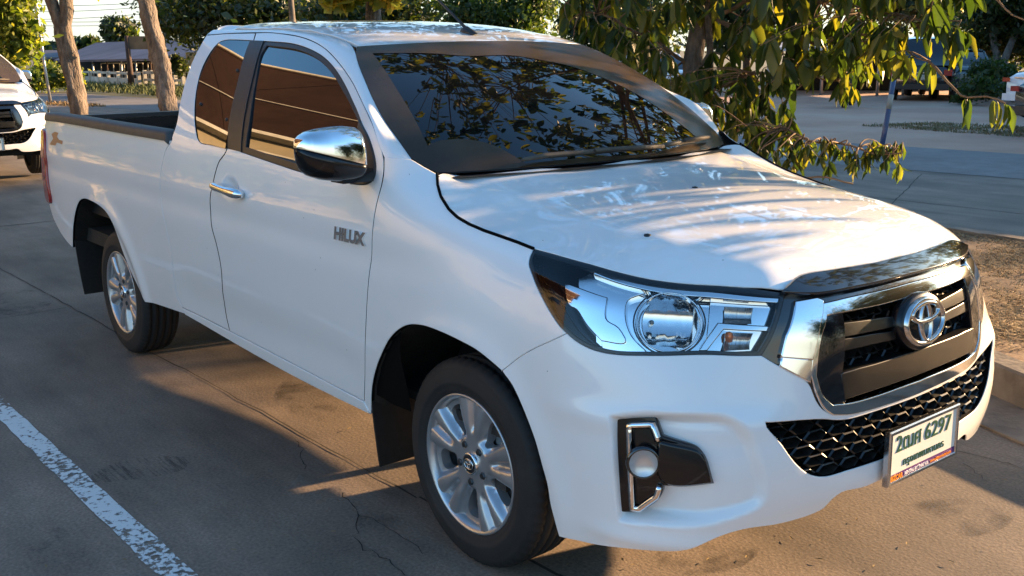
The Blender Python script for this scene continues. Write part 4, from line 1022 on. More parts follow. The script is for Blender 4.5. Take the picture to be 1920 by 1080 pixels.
pl = np.array(lo_+[(3.2-u, z) for u, z in reversed(lo_[:-1])]+[(3.2-u, z) for u, z in lo_b[:-1]]+list(reversed(lo_b)))
mb = MB(); panel(mb, SS0, pl, sp=.014, gap=0, lip=.03, off=.004, edge_r=.005); mb.build('lower_bar', BGRIL, grille)
bar([(1546, 593), (1578, 587), (1583, 661), (1577, 709), (1585, 751), (1560, 758), (1541, 737), (1531, 710), (1531, 690), (1539, 622)], .002, 'side_blade', BGLOSS, er=.006)
def side_slab(px, off, name, m, th=.02, er=.005, parent=None):
    mb = MB(); panel(mb, SS0, np.array([p[:2] for p in SS0.hits(px)]), sp=.01, gap=0, lip=th, off=off, edge_r=er); o = mb.build(name, m, parent or truck)
    if parent is None: sidep.append(o)
    return o
side_slab([(1491, 569), (1530, 562), (1540, 566), (1534, 610), (1521, 672), (1465, 668), (1474, 630)], .008, 'chrome_garnish', CHROME)
side_slab([(1466, 671), (1520, 676), (1517, 714), (1490, 700), (1464, 686)], .006, 'chrome_garnish', CHROME)
# stone guard along the hood edge
gt = SS0.hits([(1473, 546, 1), (1497, 527), (1568, 513), (1641, 500), (1675, 493)]); gb = SS0.hits([(1526, 552), (1593, 541), (1650, 529), (1689, 519)])
gh = list(crom([(g[0], g[1]) for g in gb if g[0] < 1.56][::-1]+[(gt[0][0]-.012, gt[0][1]-.004, 1)]+[g for g in gt if g[0] < 1.56], False, .014))
gz0 = gh[0][1]; gz1 = gh[-1][1]; gh = [(1.6, gz0+.001)]+gh+[(1.6, gz1+.001)]
gp = np.array(gh+[(3.2-u, z) for u, z in reversed(gh[1:-1])])
mb = MB(); panel(mb, SS0, gp, sp=.014, gap=0, lip=.022, off=.017, edge_r=.005); part(mb, 'bonnet_guard', BGLOSS)
# emblem
em = bpy.data.objects.new('emblem', None); col.objects.link(em); em.parent = grille
Me = Matrix.Translation((.982, 0, .838))@Euler((0, R(90-8), 0)).to_matrix().to_4x4()@Euler((0, 0, R(90))).to_matrix().to_4x4()
def ellv(cx, cy, a, b, z, n=48): return [Me@Vector((cx+a*math.cos(t), cy+b*math.sin(t), z)) for t in np.linspace(0, 2*math.pi, n+1)]
mb = MB(); V = []
for (s_, z_) in ((1.0, -.035), (1.0, -.008), (.95, .0), (.0, .001)): V += [Me@Vector((.112*s_*math.cos(t), .080*s_*math.sin(t), z_)) for t in np.linspace(0, 2*math.pi, 49)[:-1]]
mb.add(V, [(i*48+k, i*48+(k+1) % 48, (i+1)*48+(k+1) % 48, (i+1)*48+k) for i in range(3) for k in range(48)]); mb.build('emblem_base', EBLACK, em)
def ring(mb, cx, cy, a, b, w0, z0, zt=.012, n=56):
    V = []
    for t in np.linspace(0, 2*math.pi, n+1)[:-1]:
        c, s_ = math.cos(t), math.sin(t); ww = w0*(1.0+.35*abs(s_)) if a > b else w0
        for (k, z) in ((-1, z0), (-.75, z0+zt*.8), (0, z0+zt), (.75, z0+zt*.8), (1, z0)): V.append(Me@Vector((cx+(a+k*ww*.5)*c, cy+(b+k*ww*.5)*s_, z)))
    mb.add(V, [(i*5+k, ((i+1) % n)*5+k, ((i+1) % n)*5+k+1, i*5+k+1) for i in range(n) for k in range(4)])
mb = MB(); ring(mb, 0, 0, .094, .060, .013, 0); ring(mb, 0, -.001, .026, .052, .012, .001); ring(mb, 0, .026, .066, .025, .012, .002); mb.build('emblem_ring', mat('dark_chrome', (.62, .61, .60), .09, 1.0), em)

# ------------------------------------------------------------------ fog lamp
fog = bpy.data.objects.new('fog_lamp', None); col.objects.link(fog); fog.parent = truck; sidep.append(fog)
mb = MB(); panel(mb, SS0, crom(SS0.hits([(1154, 786, 1), (1224, 785, 1), (1236, 822, 1), (1308, 844), (1318, 856), (1336, 908, 1), (1237, 913, 1), (1230, 937), (1194, 961), (1162, 963, 1)]), True, .01), sp=.009, gap=0, lip=.04, off=-.014, edge_r=.006); mb.build('fog_housing', EBLACK, fog)
mb = MB(); panel(mb, SS0, crom(SS0.hits([(1238, 834, 1), (1306, 850), (1316, 860), (1330, 904, 1), (1250, 905), (1236, 890)]), True, .01), sp=.009, gap=0, lip=.03, off=-.002, edge_r=.012); mb.build('fog_wing', EBLACK, fog)
br = SS0.hits([(1233, 828, 1), (1222, 797, 1), (1178, 799, 1), (1180, 870), (1184, 955, 1), (1197, 956, 1), (1229, 933, 1), (1235, 914, 1)])
bp = SS0.ev(crom(br, False, .01), -.006); mb = MB(); mb.tube(bp, .0095, 4); mb.build('fog_trim', CHROME, fog)
fc = SS0.hit(1209, 867); Mf = frame_at(SS0, fc, .010); Mf = Mf@Matrix.Rotation(0, 4, 'Y'); Mf2 = Matrix.Translation(Mf.translation)@Euler((0, R(90), R(-40))).to_matrix().to_4x4()
mb = MB(); V, F = bowl_mesh(.036, .036, .009); mb.add([tuple(Mf2@Vector(v)) for v in V], F); mb.lathe([(.036, .0), (.041, .004), (.044, -.01)], 28, M=Mf2, mi=1); mb.build('fog_reflector', [mat('fog_silver', (.75, .76, .78), .28, .7), BGLOSS], fog)
mb = MB(); mb.lathe([(.037, .001), (.025, .003), (0, .004)], 28, M=Mf2); mb.build('fog_lens', LENS, fog)

# ------------------------------------------------------------------ number plate
def make_plate(par, Mx, main='2ฒศ 6297', sub='กรุงเทพมหานคร', strip=True):
    pl = bpy.data.objects.new('number_plate', None); col.objects.link(pl); pl.parent = par
    mb = MB(); w2, h2 = .184, .079
    V = []
    for (s1, s2, z) in ((w2, h2, -.010), (w2, h2, .004), (w2-.003, h2-.003, .008), (w2-.011, h2-.010, .008), (w2-.014, h2-.013, .002)):
        V += [Mx@Vector((x*s1, y*s2, z)) for x, y in ((-1, -1), (1, -1), (1, 1), (-1, 1))]
    mb.add(V, [(i*4+k, i*4+(k+1) % 4, (i+1)*4+(k+1) % 4, (i+1)*4+k) for i in range(4) for k in range(4)]+[(0, 3, 2, 1)], smooth=False); mb.build('plate_frame', SATIN, pl)
    y0 = -.079+.010+(.020 if strip else 0)
    mb = MB(); mb.box(-w2+.010, w2-.010, y0, h2-.010, .0, .0035, M=Mx); mb.build('plate_face', noisemat('plate_white', [(.3, (.68, .68, .62)), (.7, (.76, .76, .70))], scale=6, rough=.35, coat=.3), pl)
    GR = mat('plate_green', (.012, .075, .045), .4)
    def txt(s, size, x, y, m, sx, bold=.0, ww=None, z=.0045):
        me = text_mesh(s, size, .001, bold, 0, sx); xs = [v.co.x for v in me.vertices]
        if ww: 
            k = ww/(max(xs)-min(xs)); c = (max(xs)+min(xs))/2
            for v in me.vertices: v.co.x = (v.co.x-c)*k
        me.transform(Mx@Matrix.Translation((x, y, z))); link('plate_lettering', me, m, pl)
    pa, pb = main.split(' '); txt(pa, .066, -.083, .033, GR, 1, .0005, ww=.125); txt(pb, .066, .071, .033, GR, 1, .0005, ww=.142); txt(sub, .030, .0, -.024, GR, 1, .0003, ww=.215)
    if strip:
        mb = MB(); mb.box(-w2+.010, w2-.010, -h2+.010, -h2+.0285, .0, .0042, M=Mx); mb.build('dealer_strip', mat('purple_strip', (.10, .03, .16), .4), pl)
        OR = mat('orange_ink', (.75, .25, .02), .4)
        txt('BIZCAR', .020, -.138, -.0600, OR, 1, .0008, ww=.062, z=.0048); txt('RENTAL BY THAI V.B.', .013, -.035, -.0600, mat('white_ink', (.75, .72, .75), .4), 1, .0003, ww=.125, z=.0048); txt('www.bizcarrental.com', .013, .093, -.0600, OR, 1, .0002, ww=.115, z=.0048)
    return pl
MP = Matrix.Translation((1.010, 0, .487))@Euler((R(90), 0, R(90))).to_matrix().to_4x4()@Euler((R(-1), 0, 0)).to_matrix().to_4x4()
make_plate(truck, MP)
mb = MB(); mb.box(.95, .998, -.12, .12, .44, .53); part(mb, 'plate_bracket', BPLAS)
# ------------------------------------------------------------------ aerial, wipers, washer jets
ra = np.array([-1.085, 0, RS.ev([[0, -1.085]])[0][2]]); mb = MB(); V = []
for (t, wd, hh_) in ((-.045, .0, .0), (-.035, .018, .028), (-.01, .022, .034), (.02, .020, .02), (.05, .012, .006), (.06, 0, -.005)):
    for a in np.linspace(0, math.pi, 9): V.append(ra+np.array([t, wd*math.cos(a), (max(hh_, 0)+.0)*math.sin(a)-.004+(.0)]))
mb.add(V, [(i*9+j, i*9+j+1, (i+1)*9+j+1, (i+1)*9+j) for i in range(5) for j in range(8)]); mb.tube([ra+np.array([-.015, 0, .02]), ra+np.array([-.10, 0, .075]), ra+np.array([-.36, 0, .235])], [.007, .0055, .004], 8)
part(mb, 'aerial', BPLAS)
WIPM = noisemat('dusty_wiper', [(.3, (.025, .021, .017)), (.7, (.11, .085, .06))], scale=9, rough=.6)
def wp_(pts, off, r):
    h = WS.hits(pts); return [WS.ev([q[:2]], off)[0] for q in h], r
for pts, arm in (([(976, 309), (1020, 301), (1080, 296), (1150, 290), (1216, 286)], [(1110, 296), (1180, 291), (1235, 288)]), ([(1222, 285), (1262, 277), (1300, 270), (1326, 264)], [(1275, 276), (1300, 272), (1318, 270)])):
    mb = MB(); a, r = wp_(pts, .022, 1); mb.tube(a, [.006]+[.0095]*(len(a)-2)+[.006], 8); b, r = wp_(arm, .034, 1)
    if len(b) > 1: mb.tube(b, .008, 8)
    part(mb, 'wiper', WIPM)
for p in ((1214, 441), (1303, 352)):
    hq = HS.hit(*p)
    if hq is not None: a = HS.ev([hq])[0]; mb = MB(); mb.lathe([(.0, .005), (.009, .003), (.012, -.004)], 12, M=Matrix.Translation(a)); part(mb, 'washer_jet', BPLAS)
for o in list(sidep):
    c = mirrored(o)
    if o is mir:      # the far mirror is folded back against the door
        hg = Matrix.Translation((-.44, .885, 0)); c.matrix_local = Matrix.Translation((-.09, -.015, 0))@hg@Matrix.Rotation(R(74), 4, 'Z')@hg.inverted()
        for s_ in list(c.children):
            if s_.name.startswith('mirror_base'): s_.matrix_local = (hg@Matrix.Rotation(R(-74), 4, 'Z')@hg.inverted()@Matrix.Translation((.09, .015, 0)))
# ================================================================== setting
def pxp(px, py, dep): return atd(px, py, dep)
def gp_(px, py): return at(px, py, 2, 0.0)
CONC = noisemat('worn_concrete', [(.25, (.106, .080, .059)), (.5, (.180, .138, .103)), (.75, (.262, .205, .154))], scale=.9, detail=12, rough=.82, bump=.35, bscale=80, dist=.004, rgh=.68, mottled=.22)
def add_stains(m):
    b = bsdf(m); src = b.inputs['Base Color'].links[0].from_socket; tc = nd(m, 'ShaderNodeTexCoord')
    mp = nd(m, 'ShaderNodeMapping'); mp.inputs['Scale'].default_value = (.35, 1.6, 1); lk(m, tc.outputs['Object'], mp.inputs[0])
    n = nd(m, 'ShaderNodeTexNoise'); n.inputs['Scale'].default_value = 1.3; n.inputs['Detail'].default_value = 7; n.inputs['Roughness'].default_value = .62; lk(m, mp.outputs[0], n.inputs['Vector'])
    r = nd(m, 'ShaderNodeMapRange'); r.inputs[1].default_value = .34; r.inputs[2].default_value = .60; r.inputs[3].default_value = .62; r.inputs[4].default_value = 1.1; lk(m, n.outputs['Fac'], r.inputs[0])
    n2 = nd(m, 'ShaderNodeTexNoise'); n2.inputs['Scale'].default_value = 90; n2.inputs['Detail'].default_value = 3; lk(m, tc.outputs['Object'], n2.inputs['Vector'])
    r2 = nd(m, 'ShaderNodeMapRange'); r2.inputs[1].default_value = .3; r2.inputs[2].default_value = .7; r2.inputs[3].default_value = .72; r2.inputs[4].default_value = 1.28; lk(m, n2.outputs['Fac'], r2.inputs[0])
    mu = nd(m, 'ShaderNodeMath', operation='MULTIPLY'); lk(m, r.outputs[0], mu.inputs[0]); lk(m, r2.outputs[0], mu.inputs[1])
    v = nd(m, 'ShaderNodeVectorMath', operation='SCALE'); lk(m, src, v.inputs[0]); lk(m, mu.outputs[0], v.inputs['Scale']); lk(m, v.outputs[0], b.inputs['Base Color'])
add_stains(CONC)
JOINT = noisemat('joint_dirt', [(.3, (.018, .014, .010)), (.7, (.045, .036, .028))], scale=20, rough=.95)
SOIL = noisemat('dry_soil', [(.25, (.11, .058, .032)), (.5, (.20, .125, .07)), (.75, (.30, .21, .12))], scale=2.2, detail=10, rough=.95, bump=.4, bscale=40, dist=.012, mottled=.2)
ASPH = noisemat('asphalt', [(.3, (.125, .118, .115)), (.7, (.175, .165, .158))], scale=4, detail=10, rough=.85, bump=.3, bscale=120, dist=.005, mottled=.12)
SAND = noisemat('pale_dirt', [(.25, (.36, .19, .125)), (.5, (.48, .28, .19)), (.8, (.54, .40, .29))], scale=.35, detail=11, rough=.95, bump=.4, bscale=12, dist=.03, mottled=.2)
VERGE = noisemat('verge_grass_soil', [(.3, (.035, .045, .015)), (.5, (.07, .075, .025)), (.72, (.16, .12, .055))], scale=.6, detail=9, rough=.95, bump=.5, bscale=8, dist=.05)
KERB = noisemat('kerb_concrete', [(.25, (.055, .045, .035)), (.5, (.17, .14, .11)), (.85, (.30, .26, .20))], scale=3.2, detail=10, rough=.9, bump=.5, bscale=30, dist=.01, mottled=.25)
BARK = noisemat('bark', [(.3, (.04, .032, .025)), (.5, (.14, .11, .088)), (.7, (.27, .22, .175))], scale=9, detail=12, rough=.95, bump=1.0, bscale=26, dist=.06, stretch=(1, 1, .3), rgh=.7)
TWIG = noisemat('twig_bark', [(.3, (.10, .06, .035)), (.7, (.24, .16, .10))], scale=12, rough=.9)
def sheet(name, pts, z, m, kind='structure', th=None):
    mb = MB(); mb.add([(x, y, z) for x, y in pts], [tuple(range(len(pts)))], smooth=False); return mb.build(name, m, kind=kind)
sheet('ground', [(-500, -300), (300, -300), (300, 500), (-500, 500)], -.03, noisemat('far_ground', [(.3, (.05, .06, .025)), (.7, (.14, .11, .06))], scale=.2, detail=9, rough=.95))
near = lambda x: 9.9+(x+4)*.08
far_ = lambda x: 12.9+(x+4)*.056
# parking lot with joints
lot = [(-60, near(-60)), (-60, -6.2), (20, -6.2), (20, near(20))]
mb = MB(); mb.add([(x, y, 0) for x, y in lot], [(0, 1, 2, 3)], smooth=False)
def wobble(p0, p1, w, amp=.012, seed=0, step=.12):
    r_ = np.random.default_rng(seed); p0 = np.array(p0, float); p1 = np.array(p1, float); L = np.linalg.norm(p1-p0); n = max(2, int(L/step)); d = (p1-p0)/L; nn_ = np.array([-d[1], d[0]]); V = []; o = 0
    for i in range(n+1):
        o = o*.8+r_.normal()*amp*.4; ww = w*(.6+.8*r_.random()); c = p0+d*L*i/n+nn_*o; V += [(*(c-nn_*ww/2), .003), (*(c+nn_*ww/2), .003)]
    return V, [(2*i, 2*i+2, 2*i+3, 2*i+1) for i in range(n)]
k = 0
for a, b, w_ in [((-30, -.86), (-5.96, -.81), .014), ((-5.96, -.81), (-.51, -.70), .007), ((-.51, -.70), (.24, -.68), .012), ((.24, -.68), (12, -.6), .012), ((-8.1, -9), (-8.1, 9), .014), ((.86, 1.5), (1.6, .6), .008), ((-30, 7.1), (20, 7.5), .014), ((-2.6, 5.4), (-4.4, 9.6), .012), ((-9, 3.2), (-5, 3.3), .01), ((4.0, -9), (3.7, 1.4), .012), ((-4.3, -9), (-4.35, -.8), .006)]:
    k += 1; V, F = wobble(a, b, w_, seed=k); mb.add(V, F, 1, smooth=False)
def crackline(pts, w, seed):
    P = densify([gp_(*p)[:2] for p in pts], .03, False); r_ = np.random.default_rng(seed); P = P+r_.normal(size=P.shape)*.006; V = []
    for i in range(len(P)):
        d = P[min(i+1, len(P)-1)]-P[max(0, i-1)]; d /= np.linalg.norm(d)+1e-9; n_ = np.array([-d[1], d[0]]); ww = w*(.3+r_.random()); V += [(*(P[i]-n_*ww/2), .0025), (*(P[i]+n_*ww/2), .0025)]
    mb.add(V, [(2*i, 2*i+2, 2*i+3, 2*i+1) for i in range(len(P)-1)], 1, smooth=False)
crackline([(640, 925), (672, 962), (668, 1000), (680, 1030), (730, 1050), (760, 1079)], .004, 1); crackline([(672, 962), (720, 985), (760, 1010), (800, 1040)], .0025, 2); crackline([(560, 825), (566, 860), (572, 880)], .004, 3)
crackline([(1790, 845), (1850, 860), (1920, 880)], .004, 4); crackline([(1810, 870), (1850, 905)], .003, 5)
mb.build('parking_lot', [CONC, JOINT], kind='structure')
def worn(name, c, thr=.5, sc=14, soft=.04, amount=1.0, rough=.7, mp_=(1, 1, 1)):
    m = mat(name, c, rough); b = bsdf(m); tc = nd(m, 'ShaderNodeTexCoord'); mp = nd(m, 'ShaderNodeMapping'); mp.inputs['Scale'].default_value = mp_
    lk(m, tc.outputs['Object'], mp.inputs[0]); n = nd(m, 'ShaderNodeTexNoise'); n.inputs['Scale'].default_value = sc; n.inputs['Detail'].default_value = 9; n.inputs['Roughness'].default_value = .65; lk(m, mp.outputs[0], n.inputs['Vector'])
    n2 = nd(m, 'ShaderNodeTexNoise'); n2.inputs['Scale'].default_value = 1.1; n2.inputs['Detail'].default_value = 2; lk(m, mp.outputs[0], n2.inputs['Vector'])
    ad = nd(m, 'ShaderNodeMath', operation='MULTIPLY_ADD'); lk(m, n2.outputs['Fac'], ad.inputs[0]); ad.inputs[1].default_value = .55; lk(m, n.outputs['Fac'], ad.inputs[2])
    r = nd(m, 'ShaderNodeMapRange'); r.inputs[1].default_value = thr-soft; r.inputs[2].default_value = thr+soft; r.inputs[4].default_value = amount; lk(m, ad.outputs[0], r.inputs[0]); lk(m, r.outputs[0], b.inputs['Alpha']); return m
PLINE = worn('worn_line_paint', (.62, .64, .62), .72, 34)
mb = MB(); xs = np.arange(-9, 3.01, .1); r_ = np.random.default_rng(3); V = []
for x in xs: V += [(x, -1.660+(x+2.73)*.0133+r_.normal()*.003, .004), (x, -1.570+(x+2.73)*.0133+r_.normal()*.003, .004)]
mb.add(V, [(2*i, 2*i+2, 2*i+3, 2*i+1) for i in range(len(xs)-1)], smooth=False); mb.build('parking_line', PLINE, kind='structure')
sheet('road', [(-120, near(-120)), (30, near(30)), (30, far_(30)), (-120, far_(-120))], .004, ASPH)
sheet('dirt_yard', [(-26, far_(-26)), (30, far_(30)), (30, 70), (-26, 70)], .001, SAND)
sheet('verge', [(-150, far_(-150)), (-26, far_(-26)), (-26, 60), (-150, 60)], .002, VERGE)
# stains
STAIN = worn('oil_stain', (.03, .026, .023), .90, 5, .12, .55, .6); SCUFF = worn('tyre_scuff', (.02, .019, .018), .86, 26, .12, .6, .7, (.2, 3, 1))
def decal(pts, z, m):
    P = crom([tuple(gp_(*p)[:2]) for p in pts], True, .06); mb = MB(); mb.add([(x, y, z) for x, y in P], [tuple(range(len(P)))], smooth=False); return mb.build('stain', m, kind='structure')
decal([(190, 880), (250, 862), (345, 858), (348, 880), (270, 898), (170, 905)], .003, SCUFF); decal([(60, 1010), (110, 990), (150, 1010), (155, 1050), (90, 1075), (55, 1050)], .003, STAIN)
decal([(0, 550), (60, 545), (100, 560), (60, 590), (0, 590)], .003, STAIN); decal([(1230, 870+170), (1330, 1010), (1420, 1025), (1400, 1060), (1280, 1075)], .003, STAIN); decal([(680, 960), (760, 975), (820, 1040), (780, 1070), (700, 1040)], .0032, STAIN)
decal([(1700, 950), (1800, 935), (1900, 960), (1860, 1000), (1740, 1000)], .003, STAIN); decal([(560, 700), (640, 740), (600, 790), (520, 750)], .003, STAIN)
# island with kerb
isl = [(9, 1.2), (4, 1.35), (1.9, 1.52), (1.0, 1.66), (.43, 1.86), (.1, 2.02), (-.5, 2.3), (-1.3, 2.55), (-2.2, 2.65), (-3.6, 2.62), (-5.0, 2.75), (-6.2, 3.1), (-6.9, 3.7), (-6.9, 4.4), (-6.2, 5.0), (-5.0, 5.35), (-3.3, 5.5), (-1.5, 5.25), (0, 5.15), (3, 5.1), (9, 5.0)]
IP = crom(isl, True, .12); mb = MB(); n_ = len(IP); rows = []
for ins_, z in ((-.30, .003), (-.30, .012), (-.05, .022), (-.012, .022), (0.0, .155), (.012, .168), (.13, .170), (.14, .15), (.14, .06)):
    q = inset(IP, ins_) if ins_ else IP
    if len(q) != n_: q = IP
    rows.append(np.column_stack([q, np.full(n_, z)+(r_.normal(size=n_)*.0015)]))
mb.add(np.concatenate(rows), [(i*n_+k, i*n_+(k+1) % n_, (i+1)*n_+(k+1) % n_, (i+1)*n_+k) for i in range(8) for k in range(n_)], smooth=False); mb.build('kerb', KERB, kind='structure')
P, F, _ = triangulate(inset(IP, .135), (), .16); Z = .13+.02*np.sin(P[:, 0]*3.1)*np.cos(P[:, 1]*2.7)+r_.normal(size=len(P))*.008
mb = MB(); mb.add(np.column_stack([P, Z]), [tuple(f) for f in F]); mb.build('island_soil', SOIL, kind='structure')
# dry grass of the island
STRAW = noisemat('dry_straw', [(.25, (.12, .07, .03)), (.5, (.30, .20, .09)), (.75, (.46, .34, .17))], scale=14, detail=3, rough=.85)
def grass(name, region, n, hmin, hmax, z0, m, w=.004, lean=1.0, seed=1, lab=None):
    g = np.random.default_rng(seed); V = []; F = []; lo, hi = region.min(0), region.max(0); cnt = 0
    while cnt < n:
        c = lo+(hi-lo)*g.random(2)
        if not inside(c[None], region)[0]: continue
        if math.sin(c[0]*4.3+1.3*math.sin(c[1]*3))*math.sin(c[1]*5.1) < g.random()*1.6-1.1: continue
        h = hmin+(hmax-hmin)*g.random()**2; a = g.random()*6.28; ln = h*lean*(.3+g.random()*1.3); dx, dy = math.cos(a), math.sin(a); b = len(V); bz = z0+g.normal()*.006
        for t, ww in ((0, 1), (.5, .8), (1, .15)):
            p = (c[0]+dx*ln*t*t, c[1]+dy*ln*t*t, bz+h*(t-.35*t*t)); V += [(p[0]-dy*w*ww, p[1]+dx*w*ww, p[2]), (p[0]+dy*w*ww, p[1]-dx*w*ww, p[2])]
        F += [(b, b+1, b+3, b+2), (b+2, b+3, b+5, b+4)]; cnt += 1
    mb = MB(); mb.add(V, F); return mb.build(name, m, kind='stuff', label=lab, cat='grass')
reg = np.array([p for p in inset(IP, .15)]); reg2 = reg[(reg[:, 0] > -6)]
grass('dry_grass', np.array([(-1.8, 2.8), (-.9, 2.62), (.3, 2.15), (1.3, 1.85), (1.3, 4.9), (-1.8, 5.1)]), 26000, .012, .055, .135, STRAW, .0028, 2.6, 1, 'brown dry straw grass lying on the kerbed soil island')
VG = noisemat('verge_blades', [(.3, (.035, .06, .012)), (.6, (.10, .12, .03)), (.8, (.25, .19, .08))], scale=3, rough=.8)
grass('verge_grass', np.array([(-62, 11.2), (-33, 12.2), (-33, 20), (-62, 20)]), 9000, .15, .45, 0, VG, .02, .5, 2, 'patchy green and straw coloured grass beyond the road')
grass('yard_grass', np.array([(-9.5, 16.2), (-5.5, 15.6), (-5, 18), (-9, 18.0)]), 6000, .03, .09, 0, noisemat('pale_tuft', [(.3, (.12, .12, .05)), (.7, (.25, .21, .11))], scale=4, rough=.9), .008, .6, 3, 'sparse grass tufts at the edge of the dirt yard')
grass('tuft_grass', np.array([(-34.2, 6.9), (-30.6, 7.2), (-30.4, 8.0), (-34.3, 7.9)]), 700, .06, .2, 0, STRAW, .015, .6, 4, 'straw coloured tuft of grass at the foot of the thin pole')

# ------------------------------------------------------------------ foliage
def leafmat(name, c1, c2_, c3, tr=.5, rough=.4, tcol=None):
    m = mat(name, c1, rough, spec=.5); t = m.node_tree; b = bsdf(m); out = [n for n in t.nodes if n.type == 'OUTPUT_MATERIAL'][0]
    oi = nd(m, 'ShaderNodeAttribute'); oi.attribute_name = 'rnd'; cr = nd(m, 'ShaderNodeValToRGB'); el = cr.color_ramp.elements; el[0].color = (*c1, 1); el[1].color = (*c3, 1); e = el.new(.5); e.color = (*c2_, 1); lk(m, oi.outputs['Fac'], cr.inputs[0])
    lk(m, cr.outputs[0], b.inputs['Base Color']); tn = nd(m, 'ShaderNodeBsdfTranslucent'); sc = nd(m, 'ShaderNodeVectorMath', operation='MULTIPLY'); sc.inputs[1].default_value = tcol or (3.2, 3.0, 1.0); lk(m, cr.outputs[0], sc.inputs[0]); lk(m, sc.outputs[0], tn.inputs[0])
    mx = nd(m, 'ShaderNodeMixShader'); mx.inputs[0].default_value = tr; lk(m, b.outputs[0], mx.inputs[1]); lk(m, tn.outputs[0], mx.inputs[2]); lk(m, mx.outputs[0], out.inputs[0]); return m
BIGLEAF = leafmat('broad_leaf', (.016, .033, .010), (.036, .058, .013), (.14, .13, .022), .48, .42, (3.1, 3.1, .9))
FARLEAF = leafmat('far_leaf', (.014, .026, .008), (.028, .045, .012), (.07, .08, .02), .35, .5)
BRIGHTLEAF = leafmat('bright_leaf', (.055, .09, .018), (.10, .14, .025), (.19, .19, .038), .45, .5)
class Leaves:
    def __init__(s): s.V = []; s.F = []; s.r = []
    def broad(s, p, d, up, L, W, fold, curl, g):
        d = d/np.linalg.norm(d); sd_ = np.cross(d, up); sd_ /= np.linalg.norm(sd_)+1e-9; n = np.cross(sd_, d); b = len(s.V); rv = g.random()
        st = [(0, .0), (.12, .55), (.32, .98), (.55, 1.0), (.78, .72), (.93, .30), (1.0, .02)]; cur = p.copy(); prev = 0; dd = d.copy(); ph = g.random()*6
        for i, (t, wv) in enumerate(st):
            cur = cur+dd*L*(t-prev); prev = t; dd = dd+n*curl*.25+np.array([0, 0, -.05]); dd /= np.linalg.norm(dd)
            ww = W*.5*wv*(1+.15*math.sin(ph+i*2)); e1 = sd_*math.cos(fold)+n*math.sin(fold); e2 = -sd_*math.cos(fold)+n*math.sin(fold)
            s.V += [cur+e1*ww, cur.copy(), cur+e2*ww]
            if i: k = b+3*(i-1); s.F += [(k, k+3, k+4, k+1), (k+1, k+4, k+5, k+2)]; s.r += [rv, rv]
    def quad(s, c, L, W, g, rv=None):
        a = g.normal(size=3); a /= np.linalg.norm(a); b_ = np.cross(a, g.normal(size=3)); b_ /= np.linalg.norm(b_)+1e-9; a = a*L*.5; b_ = b_*W*.5; k = len(s.V)
        s.V += [c-a, c+b_*.9+a*.1, c+a, c-b_*.9+a*.1]; s.F.append((k, k+1, k+2, k+3)); s.r.append(g.random() if rv is None else rv)
    def build(s, name, m, parent, **kw):
        me = bpy.data.meshes.new(name); me.from_pydata([tuple(v) for v in s.V], [], s.F); me.polygons.foreach_set('use_smooth', [True]*len(s.F)); at_ = me.attributes.new('rnd', 'FLOAT', 'FACE'); at_.data.foreach_set('value', s.r); me.update()
        return link(name, me, m, parent, **kw)
def droop_leaves(lv, tip, base, g, n=5, L=(.13, .21), spread=.10):
    """leaves hang from the last part of a twig"""
    ax = tip-base
    for i in range(n):
        t = .45+.55*(i/(n-1) if n > 1 else 1); p = base+ax*t; a = g.random()*6.28; d = np.array([math.cos(a)*.42, math.sin(a)*.42, -1.0+g.random()*.35]); up = np.array([math.cos(a+g.normal()*.8), math.sin(a+g.normal()*.8), .15])
        l = L[0]+(L[1]-L[0])*g.random(); lv.broad(p, d, up, l, l*(.29+.14*g.random()), .25+.7*g.random(), g.normal()*.5, g)
g = np.random.default_rng(11)
ft = empty('broadleaf_tree', (-2.34, 2.88, .14)); tag(ft, 'low spreading tree with large drooping leaves on the island behind the big white pickup', 'tree')
off = np.array([-2.34, 2.88, .14])
lv = Leaves(); tw = MB(); trunk = MB()
tp = [np.array([-2.34, 2.90, .0]), pxp(1303, 200, 7.0), pxp(1298, 120, 7.0), pxp(1312, 40, 7.0), pxp(1330, -60, 6.9), pxp(1360, -260, 6.7)]; tp[0] = np.array([tp[1][0]-.02, tp[1][1], .10])
trunk.tube([p-off for p in tp], [.085, .072, .066, .06, .055, .04], 12)
t2 = [np.array([tp[0][0]+.12, tp[0][1]+.05, .10]), pxp(1328, 210, 6.9), pxp(1332, 100, 6.85), pxp(1325, 0, 6.85), pxp(1290, -200, 6.8)]; trunk.tube([p-off for p in t2], [.03, .026, .024, .02, .015], 8)
trunk.build('trunk', BARK, ft)
